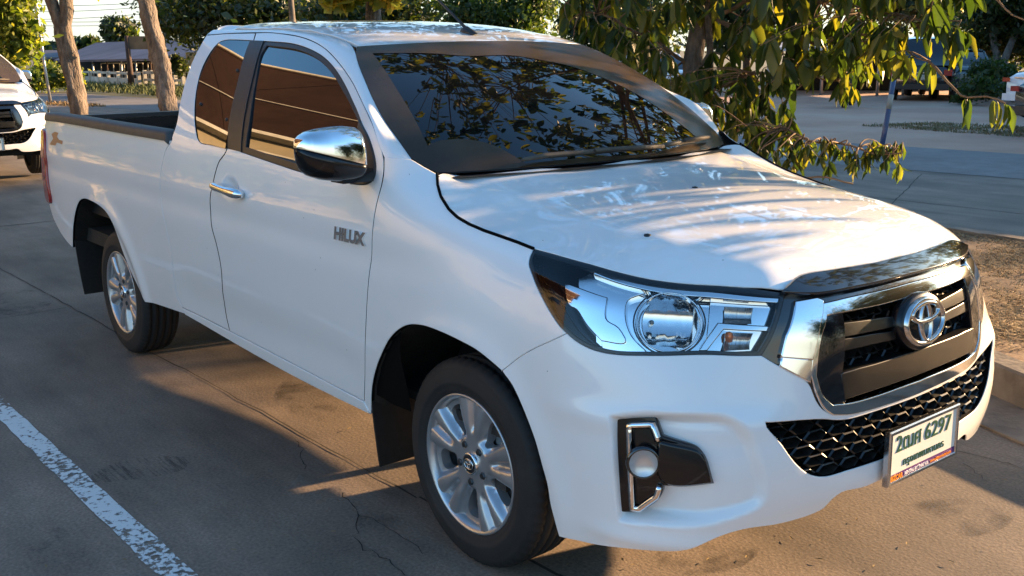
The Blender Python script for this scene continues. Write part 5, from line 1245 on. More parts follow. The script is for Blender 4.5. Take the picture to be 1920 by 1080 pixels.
branches = [[(1312, 40, 7.0), (1400, 5, 6.7), (1520, -10, 6.3), (1640, 0, 6.0), (1740, 30, 5.8), (1800, 45, 5.7)],
            [(1740, 118, 5.7), (1790, 158, 5.6), (1815, 178, 5.5), (1850, 184, 5.45), (1885, 196, 5.4)],
            [(1303, 215, 7.0), (1370, 235, 6.6), (1440, 252, 6.2), (1520, 246, 6.0), (1610, 275, 5.9), (1690, 292, 5.8)],
            [(1298, 120, 7.0), (1230, 80, 6.9), (1160, 40, 6.9), (1080, 20, 6.9), (1020, -20, 6.9)],
            [(1330, -40, 6.9), (1250, -30, 7.2), (1150, -20, 7.4), (1060, -40, 7.5)],
            [(1303, 180, 7.0), (1400, 150, 6.6), (1500, 130, 6.3), (1570, 150, 6.2)], [(1312, 30, 7.0), (1450, 60, 6.6), (1560, 80, 6.3), (1650, 60, 6.1), (1740, 118, 5.7)],
            [(1332, 100, 6.85), (1270, 180, 6.9), (1240, 235, 6.9)], [(1740, -60, 5.6), (1830, -30, 5.5), (1900, 10, 5.3), (1960, 50, 5.2)],
            [(1303, 225, 7.0), (1400, 300, 6.3), (1500, 330, 6.0), (1600, 340, 5.9)], [(1325, 0, 6.85), (1500, -80, 6.2), (1640, -70, 5.9), (1750, -90, 5.7)]]
bpts = []
for bi, br_ in enumerate(branches):
    P_ = [pxp(*b) for b in br_]; Q = crom([tuple(p[:2]) for p in P_], False, .05); zz = np.interp(np.linspace(0, len(P_)-1, len(Q)), range(len(P_)), [p[2] for p in P_])
    Q = np.column_stack([Q, zz+.015*np.sin(np.arange(len(Q))*.9+bi)]); r0 = .016 if bi not in (1, 8) else .008
    tw.tube([p-off for p in Q], list(np.linspace(r0, .004, len(Q))), 6); bpts += list(Q)
# canopy limbs above the picture
for k in range(24):
    a = g.random()*6.28; s0 = np.array(tp[3])+np.array([0, 0, g.random()*1.2]); e = np.array([g.uniform(-6.6, 2.2), g.uniform(.8, 5.6), g.uniform(2.6, 4.6)]); m1 = (s0+e)/2+np.array([0, 0, .35]); Q = [s0*(1-t)**2+2*m1*t*(1-t)+e*t*t for t in np.linspace(0, 1, 14)]
    tw.tube([p-off for p in Q], list(np.linspace(.03, .007, 14)), 6); bpts += Q[4:]
bpts = np.array(bpts)
def sprig(tip, n, L, lenmax=.45):
    d = np.linalg.norm(bpts-tip, axis=1)+np.abs(bpts[:, 2]-tip[2]-.15)*.6; b = bpts[np.argmin(d)]
    v = b-tip; Lh = np.linalg.norm(v)
    if Lh > 1.1: b = tip+v/Lh*1.1
    m1 = (b+tip)/2+np.array([g.normal()*.05, g.normal()*.05, .06]); Q = [b*(1-t)**2+2*m1*t*(1-t)+tip*t*t for t in np.linspace(0, 1, 6)]; tw.tube([p-off for p in Q], list(np.linspace(.0055, .0022, 6)), 4); droop_leaves(lv, Q[-1], Q[3], g, n, L)
for (x0, x1, y0, y1, cnt, L, nn_, d0, d1) in [(1040, 1240, -110, 90, 34, (.14, .21), 5, 6.6, 7.8), (1150, 1420, -120, 175, 62, (.14, .23), 5, 6.0, 7.6), (1400, 1650, -120, 130, 70, (.15, .24), 5, 5.6, 7.0), (1230, 1470, 130, 235, 22, (.12, .19), 4, 6.2, 7.2), (1640, 1830, -110, 70, 26, (.15, .22), 5, 5.4, 6.3),
     (1460, 1660, 40, 120, 16, (.12, .19), 4, 5.8, 6.6), (1360, 1500, 225, 285, 14, (.08, .13), 5, 6.0, 6.6), (1480, 1690, 262, 290, 15, (.07, .12), 5, 5.7, 6.1), (1660, 1745, 60, 110, 5, (.12, .17), 4, 5.5, 6.0), (1170, 1400, 130, 235, 26, (.12, .19), 5, 6.3, 7.4), (1400, 1500, 140, 260, 14, (.11, .17), 5, 6.0, 6.7), (1550, 1640, 110, 190, 8, (.11, .17), 4, 5.8, 6.4), (1400, 1690, 268, 318, 20, (.07, .12), 5, 5.7, 6.2)]:
    for k in range(int(cnt*1.3)): sprig(pxp(g.uniform(x0, x1), g.uniform(y0, y1), g.uniform(d0, d1)), nn_+g.integers(0, 2), (L[0]*.85, L[1]*.92))
for (x, y, dd_) in ((1890, 196, 5.4), (1870, 190, 5.42), (1700, 125, 5.8), (1712, 105, 5.8), (1818, 186, 5.5), (1745, 118, 5.7), (1790, 90, 5.7), (1815, 60, 5.7)): droop_leaves(lv, pxp(x, y, dd_), pxp(x-14, y-3, dd_), g, 3, (.13, .18))
for k in range(1900):
    c = np.array([g.uniform(-7.5, 2.4), g.uniform(.3, 6.2), g.uniform(2.6, 5.2)])
    if ((c[0]+2.3)/5.0)**2+((c[1]-3.1)/3.1)**2 > 1: continue
    sprig(c, 6, (.15, .24))
# sprigs low over the truck that throw the dappled shade
for k in range(46):
    c = np.array([g.uniform(-2.6, 1.9), g.uniform(2.4, 4.6), g.uniform(1.75, 2.55)])
    dd_ = c-CP; z_ = dd_@CF; X_ = 960+FL*(dd_@CR)/z_; Y_ = 540-FL*(dd_@CU)/z_
    if 0 < X_ < 1920 and Y_ > -40 and not (1050 < X_ < 1840 and Y_ < 120): continue
    sprig(c, 5, (.14, .22))
for k in range(30):
    c = np.array([g.uniform(.1, 1.75), g.uniform(2.3, 3.7), 0]); c[2] = 1.52+.2137*c[1]*.5+g.uniform(-.10, .22); sprig(c, 5, (.13, .20))
lv.V = [v-off for v in lv.V]; tw.build('branches', TWIG, ft); lv.build('foliage', BIGLEAF, ft)

def crown_tree(name, label, blobs, n, ls, m, trunk_pts=None, rad=.2, group=None, cat='tree', seed=0, base=None, tm=None, asp=.5, core=True):
    """crown built from several ragged blobs of leaf faces; blobs = (centre, (rx,ry,rz))"""
    g2 = np.random.default_rng(seed); base = np.array(base if base is not None else [blobs[0][0][0], blobs[0][0][1], 0.0]); o = empty(name, tuple(base)); tag(o, label, cat, group); lv = Leaves(); vol = [b[1][0]*b[1][2] for b in blobs]; tot = sum(vol)
    for (c, r), v in zip(blobs, vol):
        c = np.array(c); k = int(n*v/tot); nb = max(5, int(k/45)); cl = []
        for i in range(nb):
            d = g2.normal(size=3); d /= np.linalg.norm(d); cl.append((c+d*np.array(r)*(.55+.45*g2.random()**.5), (.16+.2*g2.random())))
        for i in range(k):
            cc_, cr_ = cl[g2.integers(nb)]; p = cc_+g2.normal(size=3)*np.array(r)*cr_; lv.quad(p-base, ls*(.6+.8*g2.random()), ls*asp*(.6+.8*g2.random()), g2)
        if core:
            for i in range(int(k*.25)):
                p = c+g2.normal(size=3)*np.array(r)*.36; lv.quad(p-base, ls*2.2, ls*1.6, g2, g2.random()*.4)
    lv.build('foliage', m, o)
    if trunk_pts: 
        mb = MB()
        for tpz in trunk_pts: mb.tube([np.array(p)-base for p in tpz], list(np.linspace(rad, rad*.6, len(tpz))), 10)
        mb.build('trunk', tm or BARK, o)
    return o
# two roadside trunks on the left (crowns start above the picture)
def P3(px, py, dep): return pxp(px, py, dep)
def bumpy_trunk(name, label, pth, r0, seed, crown=None):
    g2 = np.random.default_rng(seed); base = np.array([pth[0][0][0], pth[0][0][1], 0.0]); o = empty(name, tuple(base)); tag(o, label, 'tree', 'trees beside the parking lot'); mb = MB()
    for path, rr in pth[1:]:
        pts = densify(path, .12, False); n = len(pts); N = 14; V = []
        for i, p in enumerate(pts):
            rad = rr[0]+(rr[1]-rr[0])*i/(n-1)
            for k in range(N):
                a = 2*math.pi*k/N; rv = rad*(1+.13*math.sin(3*a+i*.35+seed)+.09*g2.normal()); V.append(p-base+np.array([math.cos(a)*rv, math.sin(a)*rv, 0]))
        mb.add(V, [(i*N+k, i*N+(k+1) % N, (i+1)*N+(k+1) % N, (i+1)*N+k) for i in range(n-1) for k in range(N)])
    mb.build('trunk', BARK, o); lv = Leaves(); c = crown
    for i in range(2600):
        p = np.array(c)+g2.normal(size=3)*np.array([1.6, 1.6, .8])-base; lv.quad(p, .22, .10, g2)
    lv.build('crown', BRIGHTLEAF, o); return o
A0 = gp_(156, 262); dA = 19.5
bumpy_trunk('roadside_tree', 'forked bare tree trunk left of the straight one behind the truck bed', [[A0], ([A0, P3(147, 200, dA), P3(132, 120, dA), P3(122, 70, dA), P3(118, 50, dA)], (.155, .165)), ([P3(118, 60, dA), P3(105, 25, dA), P3(92, -10, dA), P3(80, -60, dA)], (.12, .10)), ([P3(120, 60, dA), P3(126, 20, dA), P3(122, -20, dA), P3(124, -80, dA)], (.13, .11))], 1, 1, P3(110, -230, dA))
B0 = gp_(322, 262); dB = 18.8
bumpy_trunk('roadside_tree', 'single leaning bare tree trunk nearest the cab, right of the forked one', [[B0], ([B0, P3(316, 210, dB), P3(310, 165, dB), P3(303, 120, dB), P3(290, 70, dB), P3(277, 20, dB), P3(262, -40, dB)], (.165, .15))], 1, 2, P3(250, -240, dB))

# background trees, each a thing
grp = 'trees and shrubs beyond the road'
def blob(px, py, dep, wpx, hpx, dz=1.0): 
    c = pxp(px, py, dep); s_ = dep/FL; return (tuple(c), (wpx*s_, wpx*s_*.8*dz, hpx*s_))
def btree(label, bl, n, ls, m, trunk_=None, name='background_tree', cat='tree', seed=0, asp=.5):
    bs = [blob(*b) for b in bl]; tk = None
    if trunk_: tk = [[(lambda q: np.array([q[0], q[1], 0]))(pxp(*t[0]))]+[pxp(*q) for q in t[1:]] for t in trunk_]
    return crown_tree(name, label, bs, n, ls, m, tk, .16, grp, cat, seed, asp=asp)
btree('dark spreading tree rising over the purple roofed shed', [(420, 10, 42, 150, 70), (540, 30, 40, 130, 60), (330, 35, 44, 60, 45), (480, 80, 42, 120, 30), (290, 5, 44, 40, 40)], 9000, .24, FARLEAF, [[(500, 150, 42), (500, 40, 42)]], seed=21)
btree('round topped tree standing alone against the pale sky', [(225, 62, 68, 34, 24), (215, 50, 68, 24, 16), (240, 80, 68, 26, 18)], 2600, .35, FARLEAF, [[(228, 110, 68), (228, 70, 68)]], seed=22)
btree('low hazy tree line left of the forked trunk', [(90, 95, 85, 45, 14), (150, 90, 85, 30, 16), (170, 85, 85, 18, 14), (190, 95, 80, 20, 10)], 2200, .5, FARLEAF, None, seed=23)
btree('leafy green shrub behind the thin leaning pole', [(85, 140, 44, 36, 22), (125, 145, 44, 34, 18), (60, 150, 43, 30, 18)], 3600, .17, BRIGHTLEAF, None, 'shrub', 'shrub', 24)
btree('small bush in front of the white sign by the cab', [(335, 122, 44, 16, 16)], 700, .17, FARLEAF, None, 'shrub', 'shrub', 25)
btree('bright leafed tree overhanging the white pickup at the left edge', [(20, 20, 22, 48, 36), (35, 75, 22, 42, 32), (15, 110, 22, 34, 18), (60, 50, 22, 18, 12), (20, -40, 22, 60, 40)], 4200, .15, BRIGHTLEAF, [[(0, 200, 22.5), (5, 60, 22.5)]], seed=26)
btree('tree with golden sunlit leaves above the cab roof', [(650, -6, 13, 36, 20), (720, -8, 13, 34, 17), (615, 2, 13, 14, 10), (690, -60, 13, 90, 34)], 1000, .17, leafmat('golden_leaf', (.14, .16, .03), (.36, .28, .05), (.60, .42, .09), .5, .4), [[(690, 90, 13.3), (700, -20, 13.3)]], seed=27, asp=.45)  # leaf colour raised to stand in for sunlight on this shaded crown
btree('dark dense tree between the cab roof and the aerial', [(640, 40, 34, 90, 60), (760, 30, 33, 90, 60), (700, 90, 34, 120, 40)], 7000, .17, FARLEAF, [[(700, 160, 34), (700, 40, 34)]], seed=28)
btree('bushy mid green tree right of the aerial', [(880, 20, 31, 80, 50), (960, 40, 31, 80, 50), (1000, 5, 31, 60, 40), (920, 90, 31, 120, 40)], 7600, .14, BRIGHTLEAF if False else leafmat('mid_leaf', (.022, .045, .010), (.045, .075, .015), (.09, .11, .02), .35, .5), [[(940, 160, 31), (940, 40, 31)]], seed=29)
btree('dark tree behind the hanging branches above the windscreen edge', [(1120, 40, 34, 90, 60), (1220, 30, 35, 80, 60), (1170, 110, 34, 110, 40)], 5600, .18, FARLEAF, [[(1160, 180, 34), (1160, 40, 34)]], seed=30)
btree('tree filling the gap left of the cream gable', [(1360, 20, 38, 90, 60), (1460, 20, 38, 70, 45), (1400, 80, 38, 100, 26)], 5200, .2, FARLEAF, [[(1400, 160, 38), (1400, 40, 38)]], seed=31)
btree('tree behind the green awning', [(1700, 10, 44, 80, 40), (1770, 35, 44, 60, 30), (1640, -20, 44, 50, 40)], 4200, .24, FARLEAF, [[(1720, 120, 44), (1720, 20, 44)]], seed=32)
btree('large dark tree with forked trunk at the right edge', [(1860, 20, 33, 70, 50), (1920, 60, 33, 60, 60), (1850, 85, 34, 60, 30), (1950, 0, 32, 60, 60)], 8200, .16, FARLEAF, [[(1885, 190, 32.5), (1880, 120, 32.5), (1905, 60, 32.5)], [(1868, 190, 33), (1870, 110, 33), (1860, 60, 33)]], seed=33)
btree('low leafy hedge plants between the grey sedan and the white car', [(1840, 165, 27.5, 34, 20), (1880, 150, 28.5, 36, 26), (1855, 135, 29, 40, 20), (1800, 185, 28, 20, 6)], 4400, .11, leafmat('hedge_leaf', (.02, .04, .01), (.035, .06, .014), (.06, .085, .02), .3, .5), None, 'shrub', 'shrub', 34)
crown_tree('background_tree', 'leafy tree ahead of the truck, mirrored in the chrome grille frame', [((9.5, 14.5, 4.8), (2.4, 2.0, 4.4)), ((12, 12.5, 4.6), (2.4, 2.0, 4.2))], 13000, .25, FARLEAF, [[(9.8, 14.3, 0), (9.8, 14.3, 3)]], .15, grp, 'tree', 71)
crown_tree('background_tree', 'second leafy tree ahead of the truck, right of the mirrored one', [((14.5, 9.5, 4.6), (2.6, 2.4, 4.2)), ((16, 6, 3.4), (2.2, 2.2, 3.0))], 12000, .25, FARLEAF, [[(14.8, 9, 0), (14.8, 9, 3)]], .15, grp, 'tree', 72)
# unseen trees added on the right to shade the lot
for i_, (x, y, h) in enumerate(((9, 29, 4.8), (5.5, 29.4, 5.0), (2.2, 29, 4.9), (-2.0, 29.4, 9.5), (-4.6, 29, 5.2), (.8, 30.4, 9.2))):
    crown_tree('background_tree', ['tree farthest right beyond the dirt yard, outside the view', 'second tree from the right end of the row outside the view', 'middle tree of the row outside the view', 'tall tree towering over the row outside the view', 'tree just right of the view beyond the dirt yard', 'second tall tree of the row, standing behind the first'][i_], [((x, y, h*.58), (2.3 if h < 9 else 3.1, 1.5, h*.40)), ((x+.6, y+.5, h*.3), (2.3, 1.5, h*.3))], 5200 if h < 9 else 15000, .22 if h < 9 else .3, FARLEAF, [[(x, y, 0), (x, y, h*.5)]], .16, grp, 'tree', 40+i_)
# ================================================================== far buildings, poles, vehicles
def cam_yaw_frame(c, az): # local x = along az, origin c
    return Matrix.Translation(Vector(c))@Matrix.Rotation(az, 4, 'Z')
WHITEP = noisemat('chalky_white', [(.3, (.34, .31, .25)), (.7, (.50, .46, .38))], scale=3, rough=.85, mottled=.15)
CREAM = noisemat('cream_render', [(.3, (.52, .44, .28)), (.7, (.64, .55, .37))], scale=1.2, rough=.9, mottled=.08)
ROOFG = noisemat('grey_purple_roof', [(.3, (.075, .065, .08)), (.7, (.14, .12, .135))], scale=2, rough=.8, mottled=.2, stretch=(1, .1, 1))
BROWN = noisemat('brown_roof', [(.3, (.020, .0105, .0065)), (.7, (.028, .015, .009))], scale=3, rough=.95, mottled=.12, spec=.05)
DARKW = noisemat('dark_wood', [(.3, (.03, .016, .010)), (.7, (.07, .035, .02))], scale=5, rough=.85, mottled=.2)
GREYM = noisemat('galvanised', [(.3, (.30, .30, .30)), (.7, (.42, .42, .41))], scale=9, rough=.45, metal=.6)
SHADEI = mat('interior_dark', (.02, .017, .015), .9)  # near-black wall colour stands in for shade under shed and carport roofs
def wallbox(mb, a, b, z0, z1, t, mi=0):
    a = np.array(a[:2]); b = np.array(b[:2]); d = (b-a)/np.linalg.norm(b-a); n = np.array([-d[1], d[0]])*t/2
    V = [(*(p+s*n), z) for p in (a, b) for s in (-1, 1) for z in (z0, z1)]; mb.add(V, [(0, 1, 3, 2), (4, 6, 7, 5), (0, 4, 5, 1), (2, 3, 7, 6), (0, 2, 6, 4), (1, 5, 7, 3)], mi, smooth=False)
def prismroof(mb, quad, th=.08, mi=0):
    q = [Vector(p) for p in quad]; n = (q[1]-q[0]).cross(q[3]-q[0]).normalized()
    if n.z < 0: n = -n
    V = q+[p-n*th for p in q]; mb.add(V, [(0, 1, 2, 3), (7, 6, 5, 4), (0, 4, 5, 1), (1, 5, 6, 2), (2, 6, 7, 3), (3, 7, 4, 0)], mi, smooth=False)
# long shed with purple grey roof
sh = empty('shed', tuple(gp_(250, 150))[:2]+(0,)); tag(sh, 'long open shed with purple grey roof behind the white fence', 'shed')
so_ = np.array(sh.location)
def shp(px, py, dep): return pxp(px, py, dep)-so_
E0 = shp(100, 113, 58); E1 = shp(400, 108, 54); R0 = shp(180, 80, 62); R1 = shp(400, 70, 60)
mb = MB(); prismroof(mb, [E0, E1, R1, R0], .12); bk0 = np.array([R0[0]-3, R0[1]+4, E0[2]]); bk1 = np.array([R1[0]-3, R1[1]+4, E1[2]]); prismroof(mb, [R0, R1, bk1, bk0], .12); mb.build('roof', ROOFG, sh)
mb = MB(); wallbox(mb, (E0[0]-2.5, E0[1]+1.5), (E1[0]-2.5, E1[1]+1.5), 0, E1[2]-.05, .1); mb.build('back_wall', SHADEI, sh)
for t in np.linspace(.06, .98, 11):
    p = E0*(1-t)+E1*t; mb = MB(); mb.tube([(p[0]-.3, p[1]+.2, 0), (p[0]-.3, p[1]+.2, p[2])], .05, 6); mb.build('post', GREYM if int(t*10) % 3 else DARKW, sh)
for t in (.30, .38, .45, .60, .74):
    p = E0*(1-t)+E1*t; mb = MB()
    for dz in (.55, 1.05): wallbox(mb, (p[0]-1.0, p[1]+.4), (p[0]-.6, p[1]+1.3), dz, dz+.06, .06)
    for k in (0, 1): q_ = (p[0]-1.0+.4*k, p[1]+.4+.9*k); mb.tube([(*q_, 0), (*q_, 1.1)], .035, 6)
    mb.build('window_frame', WHITEP, sh)
mb = MB(); l0 = shp(313, 112, 55); mb.lathe([(0, -.06), (.06, -.03), (.08, .02), (.05, .07), (0, .09)], 12, M=Matrix.Translation(Vector(l0))); mb.build('lamp', mat('lit_lamp', (1, .7, .35), .5, emit=(1, .62, .25), es=3), sh)
# second low roof further left
s2 = empty('shed', tuple(gp_(100, 140))[:2]+(0,)); tag(s2, 'smaller dark roofed shed left of the long one, behind the shrub', 'shed'); o2 = np.array(s2.location)
mb = MB(); prismroof(mb, [pxp(60, 108, 66)-o2, pxp(165, 107, 64)-o2, pxp(160, 94, 68)-o2, pxp(75, 94, 70)-o2], .12); mb.build('roof', ROOFG, s2)
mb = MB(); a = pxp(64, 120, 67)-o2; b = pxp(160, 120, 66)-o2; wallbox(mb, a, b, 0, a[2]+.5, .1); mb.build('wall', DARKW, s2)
# white fence
f0 = gp_(155, 156); f1 = gp_(262, 163); fo = empty('fence', (f0[0], f0[1], 0)); tag(fo, 'white concrete post and rail fence in front of the long shed', 'fence')
def fence(root, a, b, h, n, solid):
    a = np.array(a[:2])-np.array(root.location[:2]); b = np.array(b[:2])-np.array(root.location[:2]); mb = MB()
    for z0, z1 in ([(h*.78, h*.95), (h*.36, h*.5), (.05, .16)] if not solid else [(0, h*.55), (h*.8, h*.95)]): wallbox(mb, a, b, z0, z1, .08)
    mb.build('rail', WHITEP, root)
    for t in np.linspace(0, 1, n): p = a*(1-t)+b*t; mb = MB(); mb.box(p[0]-.08, p[0]+.08, p[1]-.08, p[1]+.08, 0, h); mb.build('post', WHITEP, root)
fence(fo, f0, f1, .72, 7, True)
f2 = gp_(262, 163); f3 = gp_(345, 165); fo2 = empty('fence', (f2[0], f2[1]+.3, 0)); tag(fo2, 'lower open white rail fence between the leaning trunk and the cab', 'fence'); fence(fo2, (f2[0], f2[1]+.3), f3, .8, 6, False)
# board sign on a brown post
sg = gp_(247, 164); so2 = empty('signboard', (sg[0], sg[1], 0)); tag(so2, 'blank brown board on a dark post in front of the shed roof', 'sign'); dS = float((sg-CP)@CF); o_ = np.array(so2.location)
mb = MB(); mb.tube([(0, 0, 0), pxp(243, 120, dS)-o_, pxp(237, 68, dS)-o_], [.16, .13, .11], 8); mb.build('post', DARKW, so2)
mb = MB(); a, b = pxp(240, 68, dS)-o_, pxp(310, 66, dS+.5)-o_; c = pxp(310, 92, dS+.5)-o_; wallbox(mb, a, b, c[2], a[2], .06); mb.build('board', noisemat('weathered_board', [(.3, (.16, .10, .055)), (.7, (.25, .17, .10))], scale=2, rough=.85), so2)
ws = gp_(352, 168); wo = empty('sign', (ws[0], ws[1], 0)); tag(wo, 'small white sign panel just left of the cab, by the road', 'sign'); o_ = np.array(wo.location); dS = float((ws-CP)@CF)
mb = MB(); a, b = pxp(348, 98, dS)-o_, pxp(372, 97, dS)-o_; wallbox(mb, a, b, (pxp(348, 124, dS)-o_)[2], a[2], .05); mb.build('panel', WHITEP, wo)
for t in (.2, .8): p = a*(1-t)+b*t; mb = MB(); mb.tube([(p[0], p[1], 0), (p[0], p[1], a[2]-.1)], .04, 6); mb.build('leg', GREYM, wo)
# poles
def pole(label, pts, r, m, cat='pole', name='pole', extra=None):
    P_ = [np.array(p) for p in pts]; o = empty(name, tuple(P_[0])); tag(o, label, cat); mb = MB(); mb.tube([p-P_[0] for p in P_], r, 10); mb.build('shaft', m, o); 
    if extra: extra(o, P_)
    return o
b0 = gp_(95, 193); dP = float((b0-CP)@CF)
pole('thin pale pole leaning beside the forked trunk', [b0, pxp(83, 120, dP), pxp(74, 60, dP), pxp(66, 0, dP), pxp(60, -60, dP)], [.05, .05, .06, .07, .07], GREYM)
b0 = np.array(pxp(556, 200, 22)); b0[2] = 0
pole('plain grey concrete pole rising behind the cab roof', [b0, pxp(549, 45, 22), pxp(545, 0, 22), pxp(540, -80, 22)], [.075, .07, .065, .06], KERB)
b0 = gp_(1650, 292); dP = float((b0-CP)@CF); BLUEP = mat('blue_pole_paint', (.05, .08, .18), .35, coat=.4)
def bands(o, P_):
    
    for qa, qb, rr_ in (((1666, 205), (1671, 178), .042), ((1676, 150), (1683, 112), .044)):
        mb = MB(); mb.tube([pxp(*qa, dP)-P_[0], pxp(*qb, dP)-P_[0]], rr_, 10); mb.build('white_band', WHITEP, o)
pole('slim blue and white pole leaning right at the far side of the road', [b0, pxp(1662, 230, dP), pxp(1672, 172, dP), pxp(1683, 112, dP)], .038, BLUEP, extra=bands)
# overhead wires
wr = MB()
for (a, b, sag) in (((60, 8), (262, 2), 5), ((70, 22), (262, 10), 4), ((90, 36), (262, 22), 4), ((95, 40), (262, 36), 3), ((60, 47), (262, 44), 3), ((62, -6), (270, -14), 3)):
    P_ = [pxp(a[0]-40+(b[0]-a[0]+80)*t, a[1]+(b[1]-a[1])*t+sag*4*t*(1-t), 38) for t in np.linspace(0, 1, 12)]; wr.tube(P_, .012, 4)
tag(wr.build('power_cables', BPLAS), 'thin black cables strung across the sky at upper left', 'cables')

# cream gabled house
hb = pxp(1600, 100, 44); ho = empty('gabled_house', (hb[0], hb[1], 0)); tag(ho, 'cream gabled house sunlit behind the branches', 'house'); oh = np.array(ho.location)
W0, W1 = pxp(1563, 90, 46)-oh, pxp(1648, 90, 44)-oh; AP = pxp(1597, 16, 45)-oh; W0[2] = W1[2] = (pxp(1648, 70, 44)-oh)[2]
mb = MB(); mb.add([(W0[0], W0[1], 0), (W1[0], W1[1], 0), tuple(W1), tuple(AP), tuple(W0)], [(0, 1, 2, 3, 4)], smooth=False)
bk = np.array([-3.5, 5.0, 0]); mb.add([(W1[0], W1[1], 0), tuple(np.array([W1[0], W1[1], 0])+bk), tuple(W1+bk), tuple(W1)], [(0, 1, 2, 3)], smooth=False); mb.add([(W0[0], W0[1], 0), tuple(np.array([W0[0], W0[1], 0])+bk), tuple(W0+bk), tuple(W0)], [(0, 1, 2, 3)], smooth=False); mb.build('wall', CREAM, ho)
mb = MB(); dv = np.array([.12, -.25, .05]); e1 = (W1-AP)*.25; e0 = (W0-AP)*.25; prismroof(mb, [AP+dv, W1+e1+dv, W1+e1+bk, AP+bk], .1); prismroof(mb, [AP+dv, W0+e0+dv, W0+e0+bk, AP+bk], .1); mb.build('roof', noisemat('terracotta_roof', [(.3, (.16, .06, .03)), (.7, (.28, .12, .06))], scale=2, rough=.8), ho)
mb = MB(); a = pxp(1605, 52, 43.8)-oh; b = pxp(1632, 55, 43.6)-oh; wallbox(mb, a, b, a[2]-.08, a[2]+.02, .3); mb.build('sunshade', WHITEP, ho)
mb = MB(); a = pxp(1596, 66, 43.95)-oh; b = pxp(1606, 66, 43.9)-oh; wallbox(mb, a, b, a[2]-.35, a[2], .06); mb.build('window', mat('pale_green_pane', (.25, .33, .22), .2, coat=1), ho)
# car shelter: low dark roofs with posts
def shelter(label, p0, p1, zt, depth, m, roofm, nposts, back=True):
    c = np.array([p0[0], p0[1], 0.0]); o = empty('carport', tuple(c)); tag(o, label, 'carport'); a = np.array([p0[0], p0[1], zt])-c; b = np.array([p1[0], p1[1], zt])-c; d = (b-a)/np.linalg.norm(b-a); n = np.array([-d[1], d[0], 0])
    if n@np.array([-.5, .85, 0]) < 0: n = -n
    mb = MB(); prismroof(mb, [a, b, b+n*depth+np.array([0, 0, .35]), a+n*depth+np.array([0, 0, .35])], .12); mb.build('roof', roofm, o)
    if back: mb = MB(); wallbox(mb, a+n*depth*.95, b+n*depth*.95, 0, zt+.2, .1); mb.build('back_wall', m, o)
    for t in np.linspace(.03, .97, nposts): p = a*(1-t)+b*t+n*.2; mb = MB(); mb.tube([(p[0], p[1], 0), (p[0], p[1], zt)], .05, 6); mb.build('post', GREYM, o)
    return o
shelter('dark open carport behind the motorcycle', pxp(1430, 180, 35), pxp(1650, 180, 33.5), (pxp(1530, 88, 34))[2], 4.5, SHADEI, noisemat('pale_sheet_roof', [(.3, (.35, .38, .42)), (.7, (.5, .53, .56))], scale=2, rough=.6), 5)
GREEN = noisemat('green_awning', [(.3, (.02, .28, .10)), (.7, (.04, .42, .16))], scale=2, rough=.6)
shelter('carport with bright green awning over the black and grey cars', pxp(1690, 180, 33.5), pxp(1830, 180, 33), (pxp(1750, 108, 33))[2], 4.5, SHADEI, GREEN, 3)
aw = pxp(1752, 92, 33.0); 
mb = MB(); a = pxp(1690, 76, 32.9); b = pxp(1806, 78, 32.6); mb.add([tuple(a), tuple(b), tuple(pxp(1806, 104, 32.3)), tuple(pxp(1690, 106, 32.6))], [(0, 1, 2, 3)], smooth=False); mb.add([tuple(v+np.array([-.02, .04, 0])) for v in (a, b, pxp(1806, 104, 32.3), pxp(1690, 106, 32.6))], [(3, 2, 1, 0)], smooth=False); mb.build('awning', GREEN, None, label='bright green fabric awning hanging above the black car', cat='awning')
wl_ = empty('boundary_wall', (3, 33.5, 0)); tag(wl_, 'tall plain boundary wall beyond the dirt yard, right of the view', 'wall')  # unseen wall added to keep low sun off the yard and lot
mb = MB(); mb.box(-16, 0, -.12, .12, 0, 6.6); mb.build('panel', KERB, wl_); mb = MB(); mb.box(0, 12, -.12, .12, 0, 5.2); mb.build('panel', noisemat('wall_render', [(.3, (.22, .19, .15)), (.7, (.30, .26, .20))], scale=1, rough=.9), wl_)
mb = MB(); mb.box(-.1, 12.1, -.2, .2, 5.2, 5.35); mb.box(-16.1, .1, -.2, .2, 6.6, 6.75); mb.build('coping', KERB, wl_)
# the long building that mirrors in the side glass
bd = empty('long_building', (-24, -6.9, 0), R(-17)); tag(bd, 'long building with brown cladding over cream walls, mirrored in the side windows', 'building')
TAN = noisemat('tan_render', [(.3, (.22, .18, .11)), (.7, (.28, .23, .15))], scale=1.2, rough=.9, mottled=.08)
mb = MB(); mb.box(-30, 19, -.15, .15, 0, 7.0); mb.build('wall', TAN, bd)
mb = MB(); mb.box(-30.5, 19.5, -.1, .9, 7.0, 7.2); mb.build('eave', WHITEP, bd)
mb = MB(); prismroof(mb, [(-30.5, .9, 7.2), (19.5, .9, 7.2), (19.5, -.2, 13.2), (-30.5, -.2, 13.2)], .15)
for k in range(7): x = -30+k*7.5; prismroof(mb, [(x, .93, 7.2), (x+.05, .93, 7.2), (x+.05, -.17, 13.2), (x, -.17, 13.2)], .15)
mb.build('cladding', BROWN, bd); mb = MB(); mb.box(-30.5, 19.5, -6, -.15, 13.1, 13.25); mb.build('roof', BROWN, bd)
mb = MB(); mb.tube([(-30.5, .55, 9.6), (19.5, .55, 9.6)], .03, 6); mb.tube([(-30.5, -.15, 13.3), (19.5, -.15, 13.3)], .09, 6); mb.build('gutter_pipe', WHITEP, bd)
for k in range(14):
    mb = MB(); x = -28+k*3.4; mb.box(x-1.2, x+1.2, .15, .22, 5.2, 6.1, mi=1); mb.box(x-1.3, x+1.3, .15, .26, 6.1, 6.2); mb.box(x-1.3, x+1.3, .15, .26, 5.1, 5.2); mb.build('window', [WHITEP, TGLASS], bd)
gq = np.random.default_rng(5)
